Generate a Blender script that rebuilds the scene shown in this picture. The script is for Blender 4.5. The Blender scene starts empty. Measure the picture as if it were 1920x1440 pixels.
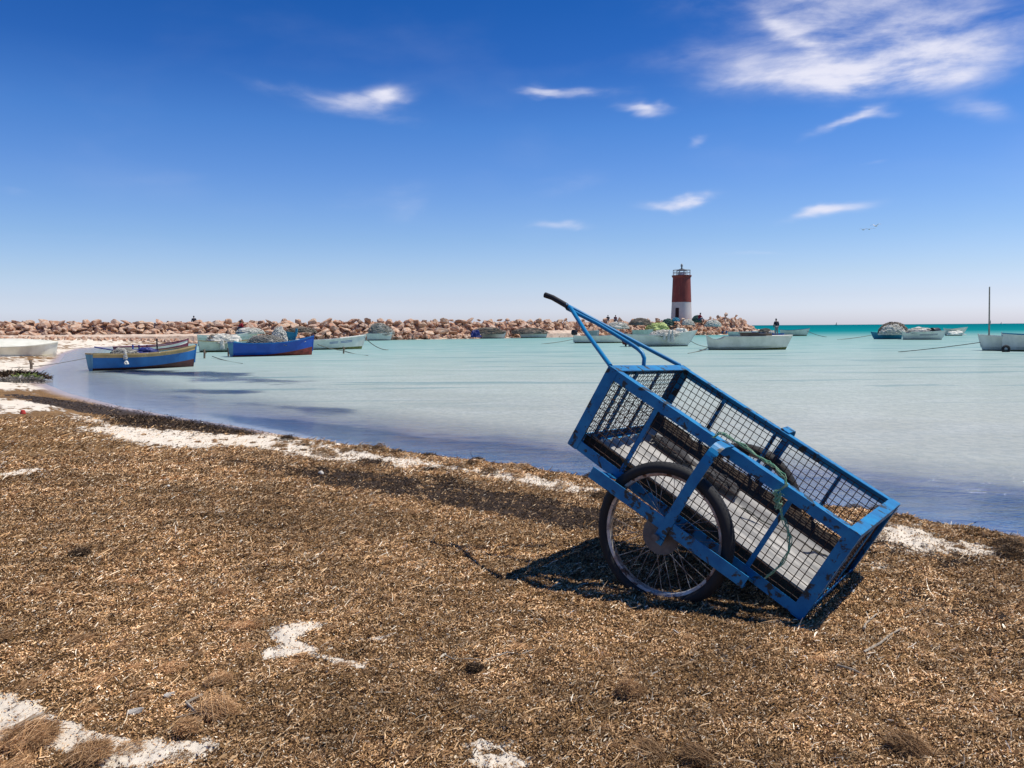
import bpy, bmesh, math, random
import numpy as np
from math import sin, cos, pi, radians, sqrt, hypot, exp, atan2, asin
from mathutils import Vector, Matrix, Quaternion
random.seed(7); rng = np.random.default_rng(7)
SC = bpy.context.scene; COL = SC.collection

# ------------------------------------------------------------------ camera
F = 1507.0; PIT = radians(4.06); ROL = radians(.4); CH = 1.5
FW = np.array([0, cos(PIT), -sin(PIT)]); U0 = np.array([0, sin(PIT), cos(PIT)]); R0 = np.array([1., 0, 0])
RT = R0 * cos(ROL) - U0 * sin(ROL); UP = U0 * cos(ROL) + R0 * sin(ROL); CP = np.array([0, 0, CH])
cam = bpy.data.cameras.new('camera'); cam.sensor_width = 36; cam.lens = 36 * F / 1920; cam.clip_end = 60000; cam.clip_start = .05
co = bpy.data.objects.new('camera', cam); COL.objects.link(co); SC.camera = co
co.matrix_world = Matrix(((RT[0], UP[0], -FW[0], 0), (RT[1], UP[1], -FW[1], 0), (RT[2], UP[2], -FW[2], CH), (0, 0, 0, 1)))
def ray(x, y): return FW + RT * (x - 960) / F + UP * (720 - y) / F
def onz(x, y, z=0.):
    d = ray(x, y); return CP + d * (z - CH) / d[2]
def ondist(x, y, dist):
    d = ray(x, y); return CP + d * dist / d[1]
def proj(P):
    d = P - CP; z = d @ FW; z = np.where(np.abs(z) < 1e-3, 1e-3, z)
    return 960 + F * (d @ RT) / z, 720 - F * (d @ UP) / z

# ------------------------------------------------------------------ world, sun, exposure
SUN_AZ = radians(82); SUN_EL = radians(64)
SC.view_settings.view_transform = 'Standard'; SC.view_settings.look = 'None'
SC.view_settings.exposure = 0.0; SC.view_settings.gamma = 1
SC.render.engine = 'CYCLES'
SC.cycles.max_bounces = 8; SC.cycles.transparent_max_bounces = 12
sd_ = Vector((sin(SUN_AZ) * cos(SUN_EL), cos(SUN_AZ) * cos(SUN_EL), sin(SUN_EL)))
sl = bpy.data.lights.new('sun', 'SUN'); sl.energy = 5.0; sl.angle = radians(.55); sl.color = (1, .95, .87)
so = bpy.data.objects.new('sun', sl); COL.objects.link(so); so.rotation_euler = sd_.to_track_quat('Z', 'Y').to_euler(); so.location = (20, 0, 40)

class NT:
    def __init__(s, tree): s.t = tree; s.n = tree.nodes; s.l = tree.links
    def new(s, typ, **kw):
        n = s.n.new(typ)
        for k, v in kw.items(): setattr(n, k, v)
        return n
    def set(s, sock, v):
        if isinstance(v, bpy.types.NodeSocket): s.l.new(v, sock)
        else: sock.default_value = v
    def m(s, op, a, b=0., c=None, clamp=False):
        n = s.new('ShaderNodeMath', operation=op, use_clamp=clamp); s.set(n.inputs[0], a); s.set(n.inputs[1], b)
        if c is not None: s.set(n.inputs[2], c)
        return n.outputs[0]
    def mix(s, f, a, b, bt='MIX'):
        n = s.new('ShaderNodeMix', data_type='RGBA', blend_type=bt); s.set(n.inputs[0], f)
        for i, v in ((6, a), (7, b)):
            if not isinstance(v, bpy.types.NodeSocket) and len(v) == 3: v = (*v, 1)
            s.set(n.inputs[i], v)
        return n.outputs[2]
    def ramp(s, f, stops, interp='LINEAR'):
        n = s.new('ShaderNodeValToRGB'); cr = n.color_ramp; cr.interpolation = interp
        while len(cr.elements) < len(stops): cr.elements.new(.5)
        for e, (p, c) in zip(cr.elements, stops):
            e.position = p; e.color = (*c, 1) if not isinstance(c, float) else (c, c, c, 1)
        s.set(n.inputs[0], f); return n.outputs[0]
    def sm(s, v, a, b, lo=0., hi=1.):
        n = s.new('ShaderNodeMapRange', interpolation_type='SMOOTHSTEP'); s.set(n.inputs[0], v)
        n.inputs[1].default_value = a; n.inputs[2].default_value = b; n.inputs[3].default_value = lo; n.inputs[4].default_value = hi
        return n.outputs[0]
    def noise(s, vec, scale, detail=4, rough=.55, dist=0., out=0):
        n = s.new('ShaderNodeTexNoise'); 
        if vec is not None: s.l.new(vec, n.inputs['Vector'])
        n.inputs['Scale'].default_value = scale; n.inputs['Detail'].default_value = detail
        n.inputs['Roughness'].default_value = rough; n.inputs['Distortion'].default_value = dist
        return n.outputs[out]
    def mapping(s, vec, scale=(1, 1, 1), rot=(0, 0, 0), loc=(0, 0, 0)):
        n = s.new('ShaderNodeMapping'); s.l.new(vec, n.inputs[0]); n.inputs['Scale'].default_value = scale
        n.inputs['Rotation'].default_value = rot; n.inputs['Location'].default_value = loc; return n.outputs[0]
    def attr(s, name):
        return s.new('ShaderNodeAttribute', attribute_name=name).outputs['Fac']
    def bump(s, h, strength=.5, dist=.01, normal=None):
        n = s.new('ShaderNodeBump'); n.inputs['Strength'].default_value = strength; n.inputs['Distance'].default_value = dist
        s.l.new(h, n.inputs['Height'])
        if normal: s.l.new(normal, n.inputs['Normal'])
        return n.outputs[0]

W = bpy.data.worlds.new('World'); SC.world = W; W.use_nodes = True
w = NT(W.node_tree); w.n.clear()
sky = w.new('ShaderNodeTexSky', sky_type='NISHITA'); sky.sun_disc = False; sky.sun_elevation = SUN_EL; sky.sun_rotation = SUN_AZ
sky.altitude = 0; sky.air_density = 1.0; sky.dust_density = .6; sky.ozone_density = 4.0
tc = w.new('ShaderNodeTexCoord').outputs['Generated']
nrm = w.new('ShaderNodeVectorMath', operation='NORMALIZE'); w.l.new(tc, nrm.inputs[0])
sep = w.new('ShaderNodeSeparateXYZ'); w.l.new(nrm.outputs[0], sep.inputs[0])
AZ = w.m('ARCTAN2', sep.outputs[0], sep.outputs[1]); EL = w.m('ARCSINE', sep.outputs[2])
# the air's own colour by height above the horizon (grade of the clear sky)
grade = w.ramp(w.m('DIVIDE', EL, radians(40), clamp=True), [(0.0, (1.45, 1.50, 2.08)), (0.0275, (1.376, 1.436, 1.979)), (0.05, (1.251, 1.277, 1.71)), (0.0875, (1.115, 1.175, 1.483)), (0.1525, (0.882, 1.048, 1.374)), (0.2625, (0.589, 0.868, 1.338)), (0.34, (0.406, 0.76, 1.281)), (0.44, (0.181, 0.526, 1.088)), (0.53, (0.108, 0.457, 1.005)), (1., (.08, .40, .95))])
skyc = w.mix(1., sky.outputs[0], grade, 'MULTIPLY')
cmb = w.new('ShaderNodeCombineXYZ'); w.l.new(AZ, cmb.inputs[0]); w.l.new(EL, cmb.inputs[1])
warp = w.noise(w.mapping(cmb.outputs[0], (6, 14, 1)), 1.0, 4, .6, .4, out=1)
wsep = w.new('ShaderNodeSeparateXYZ'); w.l.new(warp, wsep.inputs[0])
AZw = w.m('ADD', AZ, w.m('MULTIPLY', w.m('SUBTRACT', wsep.outputs[0], .5), .10))
ELw = w.m('ADD', EL, w.m('MULTIPLY', w.m('SUBTRACT', wsep.outputs[1], .5), .045))
g = bpy.data.node_groups.new('wisp', 'ShaderNodeTree')
for nm in ('az', 'el', 'az0', 'el0', 'c', 's', 'ia', 'ib', 'k', 'w'): g.interface.new_socket(nm, in_out='INPUT', socket_type='NodeSocketFloat')
g.interface.new_socket('out', in_out='OUTPUT', socket_type='NodeSocketFloat')
gg = NT(g); gi = gg.new('NodeGroupInput').outputs; go = gg.new('NodeGroupOutput')
dx = gg.m('SUBTRACT', gi[0], gi[2]); dy = gg.m('SUBTRACT', gi[1], gi[3])
uu = gg.m('MULTIPLY', gg.m('ADD', gg.m('MULTIPLY', dx, gi[4]), gg.m('MULTIPLY', dy, gi[5])), gi[6])
vv = gg.m('MULTIPLY', gg.m('SUBTRACT', gg.m('MULTIPLY', dy, gi[4]), gg.m('MULTIPLY', dx, gi[5])), gi[7])
vv = gg.m('SUBTRACT', vv, gg.m('MULTIPLY', gg.m('MULTIPLY', uu, uu), gi[8]))
rr = gg.m('ADD', gg.m('MULTIPLY', uu, uu), gg.m('MULTIPLY', vv, vv))
e_ = gg.m('EXPONENT', gg.m('MULTIPLY', rr, -1.))
gg.l.new(gg.m('MULTIPLY', e_, gi[9]), go.inputs[0])
KW = 1.15
CL = [ # x, y, half width, half height, tilt (deg, up to the right), curve, strength
 (1620, 40, 170, 75, 0, 0, .68), (1720, 105, 220, 42, 3, 0, .66), (1580, 138, 180, 20, -4, 0, .70), (1478, 52, 60, 15, -32, 0, .55), (1830, 60, 120, 60, 12, 0, .28), (1400, 112, 130, 22, -5, 0, .32), (1600, -60, 300, 60, 0, 0, .6), (1540, 90, 40, 60, 30, 0, .25),
 (700, 178, 75, 17, 8, 0, .95), (560, 165, 90, 12, -8, 0, .45), (700, 212, 90, 12, -3, 0, .35), (740, 172, 26, 14, 0, 0, .7),
 (1080, 184, 70, 10, 0, .25, .85), (1015, 178, 28, 9, -12, 0, .5), (1205, 206, 48, 10, -4, .2, .85), (1326, 253, 16, 8, 20, 0, .4), (1570, 228, 44, 9, 25, 0, .7), (1615, 212, 36, 10, -5, -.3, .6),
 (1830, 204, 48, 16, -24, 0, .45), (1275, 376, 66, 12, 7, .25, 1.2), (1310, 366, 30, 9, 10, 0, .7), (1555, 397, 60, 11, 9, 0, 1.0), (1052, 419, 50, 9, 0, 0, .5), (1070, 342, 66, 20, 16, 0, .36), (765, 372, 60, 35, 30, 0, .25), (660, 370, 70, 30, 20, 0, .18), (1180, 120, 200, 25, 5, 0, .10), (300, 330, 120, 14, 4, 0, .12),
 (1425, 478, 68, 4, 0, 0, .3), (1628, 312, 32, 4, 3, 0, .25), (15, 355, 30, 8, 0, 0, .28), (110, 442, 110, 7, -3, 0, .16), (1380, 415, 60, 12, 0, 0, .12), (900, 350, 60, 25, 10, 0, .12)]
acc = None
for (x, y, a, b, tl, kk, st) in CL:
    d = ray(x, y); d = d / np.linalg.norm(d)
    n = w.new('ShaderNodeGroup'); n.node_tree = g
    for i, v in enumerate((None, None, atan2(d[0], d[1]), asin(d[2]), cos(radians(tl)), sin(radians(tl)), F / a, F / b, kk, st * KW)):
        if v is not None: n.inputs[i].default_value = v
    w.l.new(AZw, n.inputs[0]); w.l.new(ELw, n.inputs[1])
    acc = n.outputs[0] if acc is None else w.m('ADD', acc, n.outputs[0])
fib = w.noise(w.mapping(cmb.outputs[0], (9, 30, 1), (0, 0, radians(9))), 1.0, 9, .60, .25)
fib2 = w.noise(w.mapping(cmb.outputs[0], (4.5, 11, 1), (0, 0, radians(-12)), (3, 1, 0)), 1.0, 6, .5, .2)
cl = w.m('MULTIPLY', acc, w.m('ADD', w.m('MULTIPLY', w.sm(fib, .22, .80), .95), w.m('MULTIPLY', w.sm(fib2, .2, .8), .85)))
cl = w.sm(cl, .03, 1.5)
veil = w.m('MULTIPLY', w.sm(fib2, .5, .85), .05)
cl = w.m('ADD', w.m('MULTIPLY', cl, .95), veil, clamp=True)
skyc = w.mix(cl, skyc, (8.4, 8.4, 9.6))
bg = w.new('ShaderNodeBackground'); w.l.new(skyc, bg.inputs[0]); bg.inputs[1].default_value = .1
wo = w.new('ShaderNodeOutputWorld'); w.l.new(bg.outputs[0], wo.inputs[0])

# ------------------------------------------------------------------ helpers
def tag(o, label=None, cat=None, group=None, kind=None):
    if label: o['label'] = label
    if cat: o['category'] = cat
    if group: o['group'] = group
    if kind: o['kind'] = kind
    return o
def empty(name, loc=(0, 0, 0), rz=0., label=None, cat=None, group=None):
    o = bpy.data.objects.new(name, None); COL.objects.link(o); o.location = loc; o.rotation_euler = (0, 0, rz); o.empty_display_size = .1
    return tag(o, label, cat, group)
class MB:
    def __init__(s): s.v = []; s.f = []; s.mi = []; s.cur = 0
    def add(s, vs, fs):
        b = len(s.v); s.v += [tuple(map(float, p)) for p in vs]; s.f += [tuple(b + i for i in f) for f in fs]; s.mi += [s.cur] * len(fs)
    def box(s, a, b):
        (x0, y0, z0), (x1, y1, z1) = a, b
        s.add([(x0, y0, z0), (x1, y0, z0), (x1, y1, z0), (x0, y1, z0), (x0, y0, z1), (x1, y0, z1), (x1, y1, z1), (x0, y1, z1)],
              [(0, 3, 2, 1), (4, 5, 6, 7), (0, 1, 5, 4), (1, 2, 6, 5), (2, 3, 7, 6), (3, 0, 4, 7)])
    def tube(s, path, r, n=8, cap=True, rad=None, flat=None):
        P = [Vector(p) for p in path]; rings = []; prev = None
        for i, p in enumerate(P):
            t = (P[min(i + 1, len(P) - 1)] - P[max(i - 1, 0)])
            t = t.normalized() if t.length > 1e-9 else Vector((0, 0, 1))
            if prev is None:
                a = Vector((0, 0, 1)) if abs(t.z) < .9 else Vector((1, 0, 0)); u = t.cross(a).normalized()
            else:
                u = (prev - t * prev.dot(t)); u = u.normalized() if u.length > 1e-6 else t.orthogonal().normalized()
            prev = u; vv = t.cross(u); rr = rad[i] if rad else r
            rings.append([p + (u * cos(2 * pi * k / n) + vv * sin(2 * pi * k / n) * (flat or 1)) * rr for k in range(n)])
        vs = [q for rg in rings for q in rg]; fs = []
        for i in range(len(P) - 1):
            for k in range(n): fs.append((i * n + k, i * n + (k + 1) % n, (i + 1) * n + (k + 1) % n, (i + 1) * n + k))
        if cap: fs += [tuple(range(n))[::-1], tuple((len(P) - 1) * n + k for k in range(n))]
        s.add(vs, fs)
    def bar(s, a, b, wv, tv):
        a, b, wv, tv = Vector(a), Vector(b), Vector(wv) / 2, Vector(tv) / 2
        s.add([a - wv - tv, a + wv - tv, a + wv + tv, a - wv + tv, b - wv - tv, b + wv - tv, b + wv + tv, b - wv + tv],
              [(0, 3, 2, 1), (4, 5, 6, 7), (0, 1, 5, 4), (1, 2, 6, 5), (2, 3, 7, 6), (3, 0, 4, 7)])
    def lathe(s, prof, n=32, c=(0, 0), ax='z', close=False):
        vs = []; m = len(prof)
        for k in range(n):
            a = 2 * pi * k / n
            for (r, z) in prof:
                vs.append((c[0] + r * cos(a), c[1] + r * sin(a), z) if ax == 'z' else (c[0] + r * cos(a), z, c[1] + r * sin(a)))
        fs = []
        for k in range(n):
            for i in range(m if close else m - 1):
                j = (i + 1) % m; fs.append((k * m + i, ((k + 1) % n) * m + i, ((k + 1) % n) * m + j, k * m + j))
        s.add(vs, fs)
    def ribbon(s, path, wv, t):
        # flat strip bent along a path: wv = width vector, t = thickness
        P = [Vector(p) for p in path]; wv = Vector(wv) / 2; rings = []
        for i, p in enumerate(P):
            d = (P[min(i + 1, len(P) - 1)] - P[max(i - 1, 0)]).normalized(); n = d.cross(wv).normalized() * t / 2
            rings.append([p - wv - n, p + wv - n, p + wv + n, p - wv + n])
        vs = [q for r in rings for q in r]; fs = [(3, 2, 1, 0)]
        for i in range(len(P) - 1):
            for k in range(4): fs.append((i * 4 + k, i * 4 + (k + 1) % 4, i * 4 + 4 + (k + 1) % 4, i * 4 + 4 + k))
        b = (len(P) - 1) * 4; fs.append((b, b + 1, b + 2, b + 3)); s.add(vs, fs)
    def build(s, name, mat, parent=None, smooth=False, loc=None):
        me = bpy.data.meshes.new(name); me.from_pydata(s.v, [], s.f)
        for m in (mat if isinstance(mat, (list, tuple)) else [mat]): me.materials.append(m)
        me.polygons.foreach_set('material_index', s.mi)
        bm = bmesh.new(); bm.from_mesh(me); bmesh.ops.recalc_face_normals(bm, faces=bm.faces); bm.to_mesh(me); bm.free()
        if smooth:
            me.polygons.foreach_set('use_smooth', [True] * len(me.polygons))
            try: me.set_sharp_from_angle(angle=radians(40))
            except Exception: pass
        o = bpy.data.objects.new(name, me); COL.objects.link(o)
        if parent: o.parent = parent
        if loc is not None: o.location = loc
        return o
def copy_tree(o, parent=None):
    c = o.copy(); COL.objects.link(c)
    if parent is not None: c.parent = parent
    for ch in list(o.children): copy_tree(ch, c)
    return c

def vhash(ix, iy, seed):
    h = (ix.astype(np.int64) * 374761393 + iy.astype(np.int64) * 668265263 + seed * 1442695041) & 0xffffffff
    h = ((h ^ (h >> 13)) * 1274126177) & 0xffffffff
    return ((h ^ (h >> 16)) & 0xffff) / 65535.0
def vnoise(x, y, seed=0):
    ix = np.floor(x); iy = np.floor(y); fx = x - ix; fy = y - iy; fx = fx * fx * (3 - 2 * fx); fy = fy * fy * (3 - 2 * fy)
    a = vhash(ix, iy, seed); b = vhash(ix + 1, iy, seed); c = vhash(ix, iy + 1, seed); d = vhash(ix + 1, iy + 1, seed)
    return (a * (1 - fx) + b * fx) * (1 - fy) + (c * (1 - fx) + d * fx) * fy
def fbm(x, y, seed=0, o=4, gain=.5):
    s = 0; a = 1; t = 0
    for i in range(o):
        s = s + a * vnoise(x * 2 ** i + 17.3 * i, y * 2 ** i - 9.1 * i, seed + i); t += a; a *= gain
    return s / t - .5
def sstep(v, a, b):
    t = np.clip((v - a) / (b - a), 0, 1); return t * t * (3 - 2 * t)

# ------------------------------------------------------------------ materials
def base_mat(name):
    m = bpy.data.materials.new(name); m.use_nodes = True; k = NT(m.node_tree); k.n.clear()
    out = k.new('ShaderNodeOutputMaterial'); return m, k, out
def pmat(name, c1, c2=None, scale=6., rough=.6, rough2=None, metal=0., bump=.3, bd=.004, spots=None, spot_scale=14., spot_t=.62, coord='Object', stretch=(1, 1, 1), detail=6, spec=.4, rnd=0.):
    m, k, out = base_mat(name)
    v = k.new('ShaderNodeTexCoord').outputs[coord]; v = k.mapping(v, stretch)
    nz = k.noise(v, scale, detail, .6)
    col = k.mix(k.sm(nz, .3, .7), c1, c2 or tuple(x * .7 for x in c1))
    if spots:
        s = k.noise(v, spot_scale, 5, .65, .3); f = k.sm(s, spot_t, spot_t + .05); col = k.mix(f, col, spots)
    if rnd:
        r = k.new('ShaderNodeObjectInfo').outputs['Random']
        col = k.mix(1., col, k.ramp(r, [(0., (1 - rnd, 1 - rnd, 1 - rnd)), (.5, (1, .96, .92)), (1., (1 + rnd, 1 + rnd, 1 + rnd * .9))]), 'MULTIPLY')
    p = k.new('ShaderNodeBsdfPrincipled'); k.l.new(col, p.inputs['Base Color']); p.inputs['Metallic'].default_value = metal
    p.inputs['Specular IOR Level'].default_value = spec
    k.set(p.inputs['Roughness'], k.sm(nz, .2, .8, rough, rough2 if rough2 is not None else min(1, rough + .15)))
    if bump: k.l.new(k.bump(k.noise(v, scale * 5, 5, .7), bump, bd), p.inputs['Normal'])
    k.l.new(p.outputs[0], out.inputs[0]); return m
M = {}
M['blue'] = pmat('cart_blue_paint', (.002, .205, .42), (.0015, .13, .31), 9, .42, .62, bump=.4, bd=.002, spots=(.022, .030, .030), spot_scale=14, spot_t=.548)
M['blue2'] = pmat('cart_blue_tube_paint', (.003, .21, .42), (.002, .14, .32), 9, .38, .55, bump=.2, bd=.001, spots=(.04, .025, .02), spot_scale=22, spot_t=.70)
M['rust'] = pmat('rusted_wire', (.016, .011, .010), (.065, .03, .016), 9, .7, .9, bump=.3, bd=.001)
M['grip'] = pmat('black_rubber_grip', (.012, .012, .014), rough=.6)
M['tyre'] = pmat('black_tyre_rubber', (.008, .009, .011), (.022, .021, .020), 5, .65, .85, bump=.5, bd=.002)
M['rim'] = pmat('rusty_chrome_rim', (.60, .57, .52), (.28, .17, .11), 11, .35, .7, metal=.35, spots=(.10, .045, .025), spot_scale=18, spot_t=.54)
M['spoke'] = pmat('spoke_steel', (.42, .40, .36), (.18, .12, .09), 20, .4, .6, metal=.4)
M['hub'] = pmat('rusty_hub', (.16, .15, .135), (.10, .085, .075), 15, .8, spots=(.06, .04, .03), spot_t=.62)
M['sheet'] = pmat('weathered_sheet', (.40, .375, .33), (.20, .195, .18), 5, .5, .75, stretch=(.6, 5, 1), bump=.2, spots=(.20, .15, .10), spot_scale=6, spot_t=.68)
M['board'] = pmat('shade_dark_board', (.020, .015, .011), (.07, .045, .026), 7, .85, stretch=(.5, 4, 4), bump=.6)  # near-black tone stands for the shade beside the cart floor
M['cloth_dark'] = pmat('dark_wet_cloth', (.03, .03, .033), (.07, .065, .06), 9, .85, bump=.8, bd=.01)
M['rope_green'] = pmat('green_rope_fibre', (.12, .38, .22), (.34, .46, .30), 30, .85, stretch=(1, 1, 3), bump=.6)
M['rope'] = pmat('old_mooring_rope', (.16, .15, .12), (.07, .08, .06), 9, .9)
M['white'] = pmat('boat_white_paint', (.76, .75, .64), (.62, .62, .52), 2.2, .45, .7, spots=(.30, .28, .22), spot_scale=3.5, spot_t=.70)
M['cream'] = pmat('boat_cream_paint', (.76, .73, .60), (.62, .60, .48), 2.0, .5, .7, spots=(.36, .33, .24), spot_scale=4, spot_t=.68)
M['palegreen'] = pmat('boat_pale_green_paint', (.60, .63, .50), (.47, .50, .39), 2.5, .55, .7, spots=(.28, .30, .2), spot_scale=4, spot_t=.66)
M['grey'] = pmat('boat_grey_interior', (.42, .42, .38), (.30, .30, .27), 3, .7, spots=(.2, .16, .12), spot_scale=5, spot_t=.64)
M['bblue'] = pmat('boat_blue_paint', (.004, .125, .36), (.003, .09, .27), 1.6, .42, .6, spots=(.05, .16, .36), spot_scale=6, spot_t=.68)
M['bblue2'] = pmat('boat_deep_blue_paint', (.008, .075, .38), (.006, .055, .29), 1.6, .42, .6, spots=(.05, .12, .36), spot_scale=6, spot_t=.68)
M['turq'] = pmat('boat_turquoise_paint', (.02, .25, .36), (.015, .18, .28), 3, .5, .65, spots=(.30, .38, .38), spot_scale=8, spot_t=.66)
M['ochre'] = pmat('boat_ochre_stripe', (.42, .30, .13), (.30, .22, .10), 3, .6, .75, spots=(.6, .55, .42), spot_scale=6, spot_t=.62)
M['red'] = pmat('boat_bottom_red_paint', (.22, .035, .02), (.12, .025, .018), 3, .65)
M['darkred'] = pmat('boat_dark_bottom_paint', (.075, .022, .02), (.035, .018, .016), 3, .65)
M['weedy'] = pmat('weedy_waterline', (.22, .22, .06), (.10, .11, .04), 5, .8)
M['purple'] = pmat('boat_maroon_paint', (.16, .03, .05), (.10, .02, .05), 3, .6)
M['navy'] = pmat('navy_tarpaulin', (.012, .02, .17), (.02, .03, .12), 3, .5)
M['wood'] = pmat('weathered_wood', (.24, .18, .12), (.13, .10, .07), 4, .8, stretch=(1, 6, 6))
M['black'] = pmat('black_plastic', (.012, .012, .014), rough=.4)
M['net_grey'] = pmat('grey_net_fibre', (.44, .41, .34), (.27, .25, .21), 10, .9, bump=1, bd=.03)
M['net_white'] = pmat('white_net_fibre', (.74, .70, .60), (.52, .49, .41), 8, .9, bump=1, bd=.03)
M['net_yellow'] = pmat('yellow_green_net_fibre', (.62, .68, .26), (.26, .34, .12), 1.1, .9, bump=1, bd=.04)
M['net_green'] = pmat('green_net_fibre', (.09, .16, .13), (.05, .10, .085), 3, .9, bump=1, bd=.04)
M['net_brown'] = pmat('brown_net_fibre', (.27, .22, .165), (.16, .13, .10), 5, .9, bump=1, bd=.04)
M['skin'] = pmat('skin', (.30, .17, .11), rough=.5); M['hair'] = pmat('black_hair', (.012, .01, .01), rough=.6)
M['jacket'] = pmat('dark_navy_cloth', (.016, .018, .032), rough=.85); M['redcloth'] = pmat('red_cloth', (.33, .012, .025), rough=.85)
M['jeans'] = pmat('blue_grey_denim', (.09, .11, .16), rough=.9); M['greytr'] = pmat('grey_cloth', (.30, .29, .28), (.18, .17, .17), rough=.9); M['whitecl'] = pmat('white_cloth', (.72, .71, .68), rough=.9)
M['lh_white'] = pmat('lighthouse_whitewash', (.62, .56, .52), (.50, .44, .41), .8, .8, spots=(.30, .20, .17), spot_scale=2.2, spot_t=.66, stretch=(1, 1, .5))
M['lh_red'] = pmat('lighthouse_red_paint', (.26, .052, .040), (.17, .038, .032), 1.4, .75, spots=(.26, .13, .09), spot_scale=3, spot_t=.60, stretch=(1.6, 1.6, .25))
M['rail'] = pmat('galvanised_rail', (.45, .45, .44), (.2, .2, .2), 6, .5)
M['glass'] = pmat('lantern_glass', (.62, .66, .66), rough=.15)
M['dark'] = pmat('dark_door', (.035, .015, .015), rough=.7)
M['stone'] = pmat('white_beach_stone', (.62, .58, .50), (.40, .36, .30), 12, .8)
M['driftwood'] = pmat('grey_driftwood', (.42, .36, .28), (.22, .18, .13), 20, .85)
M['redplastic'] = pmat('red_plastic', (.55, .05, .03), rough=.5)
M['feather'] = pmat('gull_feather', (.30, .31, .33), (.6, .6, .6), 8, .8)

def rock_material():
    m, k, out = base_mat('tan_limestone'); tcn = k.new('ShaderNodeTexCoord'); v = tcn.outputs['Object']
    r = k.new('ShaderNodeObjectInfo').outputs['Random']
    isl = k.new('ShaderNodeNewGeometry').outputs['Random Per Island']
    off = k.new('ShaderNodeCombineXYZ'); k.l.new(k.m('MULTIPLY', r, 37.), off.inputs[0])
    va = k.new('ShaderNodeVectorMath', operation='ADD'); k.l.new(v, va.inputs[0]); k.l.new(off.outputs[0], va.inputs[1]); v = va.outputs[0]
    n1 = k.noise(v, 2.2, 8, .65, .2); n2 = k.noise(v, 9, 6, .7)
    pick = k.m('FRACT', k.m('ADD', r, isl))
    tint = k.ramp(pick, [(0., (.38, .18, .10)), (.25, (.50, .27, .155)), (.5, (.44, .225, .14)), (.75, (.58, .37, .23)), (1., (.40, .23, .16))])
    col = k.mix(k.sm(n1, .42, .62), tint, (.62, .48, .36)); col = k.mix(k.sm(n2, .52, .75), col, (.24, .13, .085))
    p = k.new('ShaderNodeBsdfPrincipled'); k.l.new(col, p.inputs['Base Color']); p.inputs['Roughness'].default_value = .9; p.inputs['Specular IOR Level'].default_value = .2
    hsum = k.m('ADD', k.m('MULTIPLY', n1, 1.2), k.m('MULTIPLY', n2, .35))
    k.l.new(k.bump(hsum, .9, .16), p.inputs['Normal']); k.l.new(p.outputs[0], out.inputs[0]); return m
M['rock'] = rock_material()

# ------------------------------------------------------------------ shoreline and ground
SH = [onz(x, y)[:2] for x, y in [(1920, 1008), (1800, 987), (1700, 970), (1560, 950), (1420, 935), (1260, 915), (1100, 893), (960, 874), (860, 860), (760, 848), (640, 832), (520, 814), (430, 797), (330, 782), (230, 763), (130, 738), (75, 716), (66, 700), (108, 682), (122, 664), (150, 654), (200, 650.5), (300, 646), (390, 642.5), (480, 640)]]
SH += [onz(750, 637)[:2], onz(1100, 631.5)[:2], onz(1290, 628.5)[:2], onz(1420, 627)[:2]]
tip = SH[-1]
SH += [np.array([tip[0] + 4, tip[1] + 6]), np.array([tip[0] + 1, tip[1] + 14]), np.array([-60., 112.]), np.array([-160., 90.]), np.array([-900., 60.])]
START = [np.array([900., -120.]), np.array([40., -9.]), np.array([9., 2.3]), np.array([4.6, 4.35])]
LINE = np.array(START + SH)
# land polygon = shoreline closed round behind the viewer
LANDP = np.vstack([LINE, [[-900, -900], [900, -900]]])
def inside(px, py, poly):
    c = np.zeros(px.shape, bool); n = len(poly)
    for i in range(n):
        x0, y0 = poly[i]; x1, y1 = poly[(i + 1) % n]
        if y0 == y1: continue
        cond = ((y0 > py) != (y1 > py)) & (px < (x1 - x0) * (py - y0) / (y1 - y0) + x0); c ^= cond
    return c
def sdist(px, py):
    d = np.full(px.shape, 1e9)
    for i in range(len(LINE) - 1):
        a = LINE[i]; b = LINE[i + 1]; ab = b - a; L2 = ab @ ab
        t = np.clip(((px - a[0]) * ab[0] + (py - a[1]) * ab[1]) / L2, 0, 1)
        d = np.minimum(d, np.hypot(px - a[0] - t * ab[0], py - a[1] - t * ab[1]))
    return np.where(inside(px, py, LANDP), d, -d)
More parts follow.
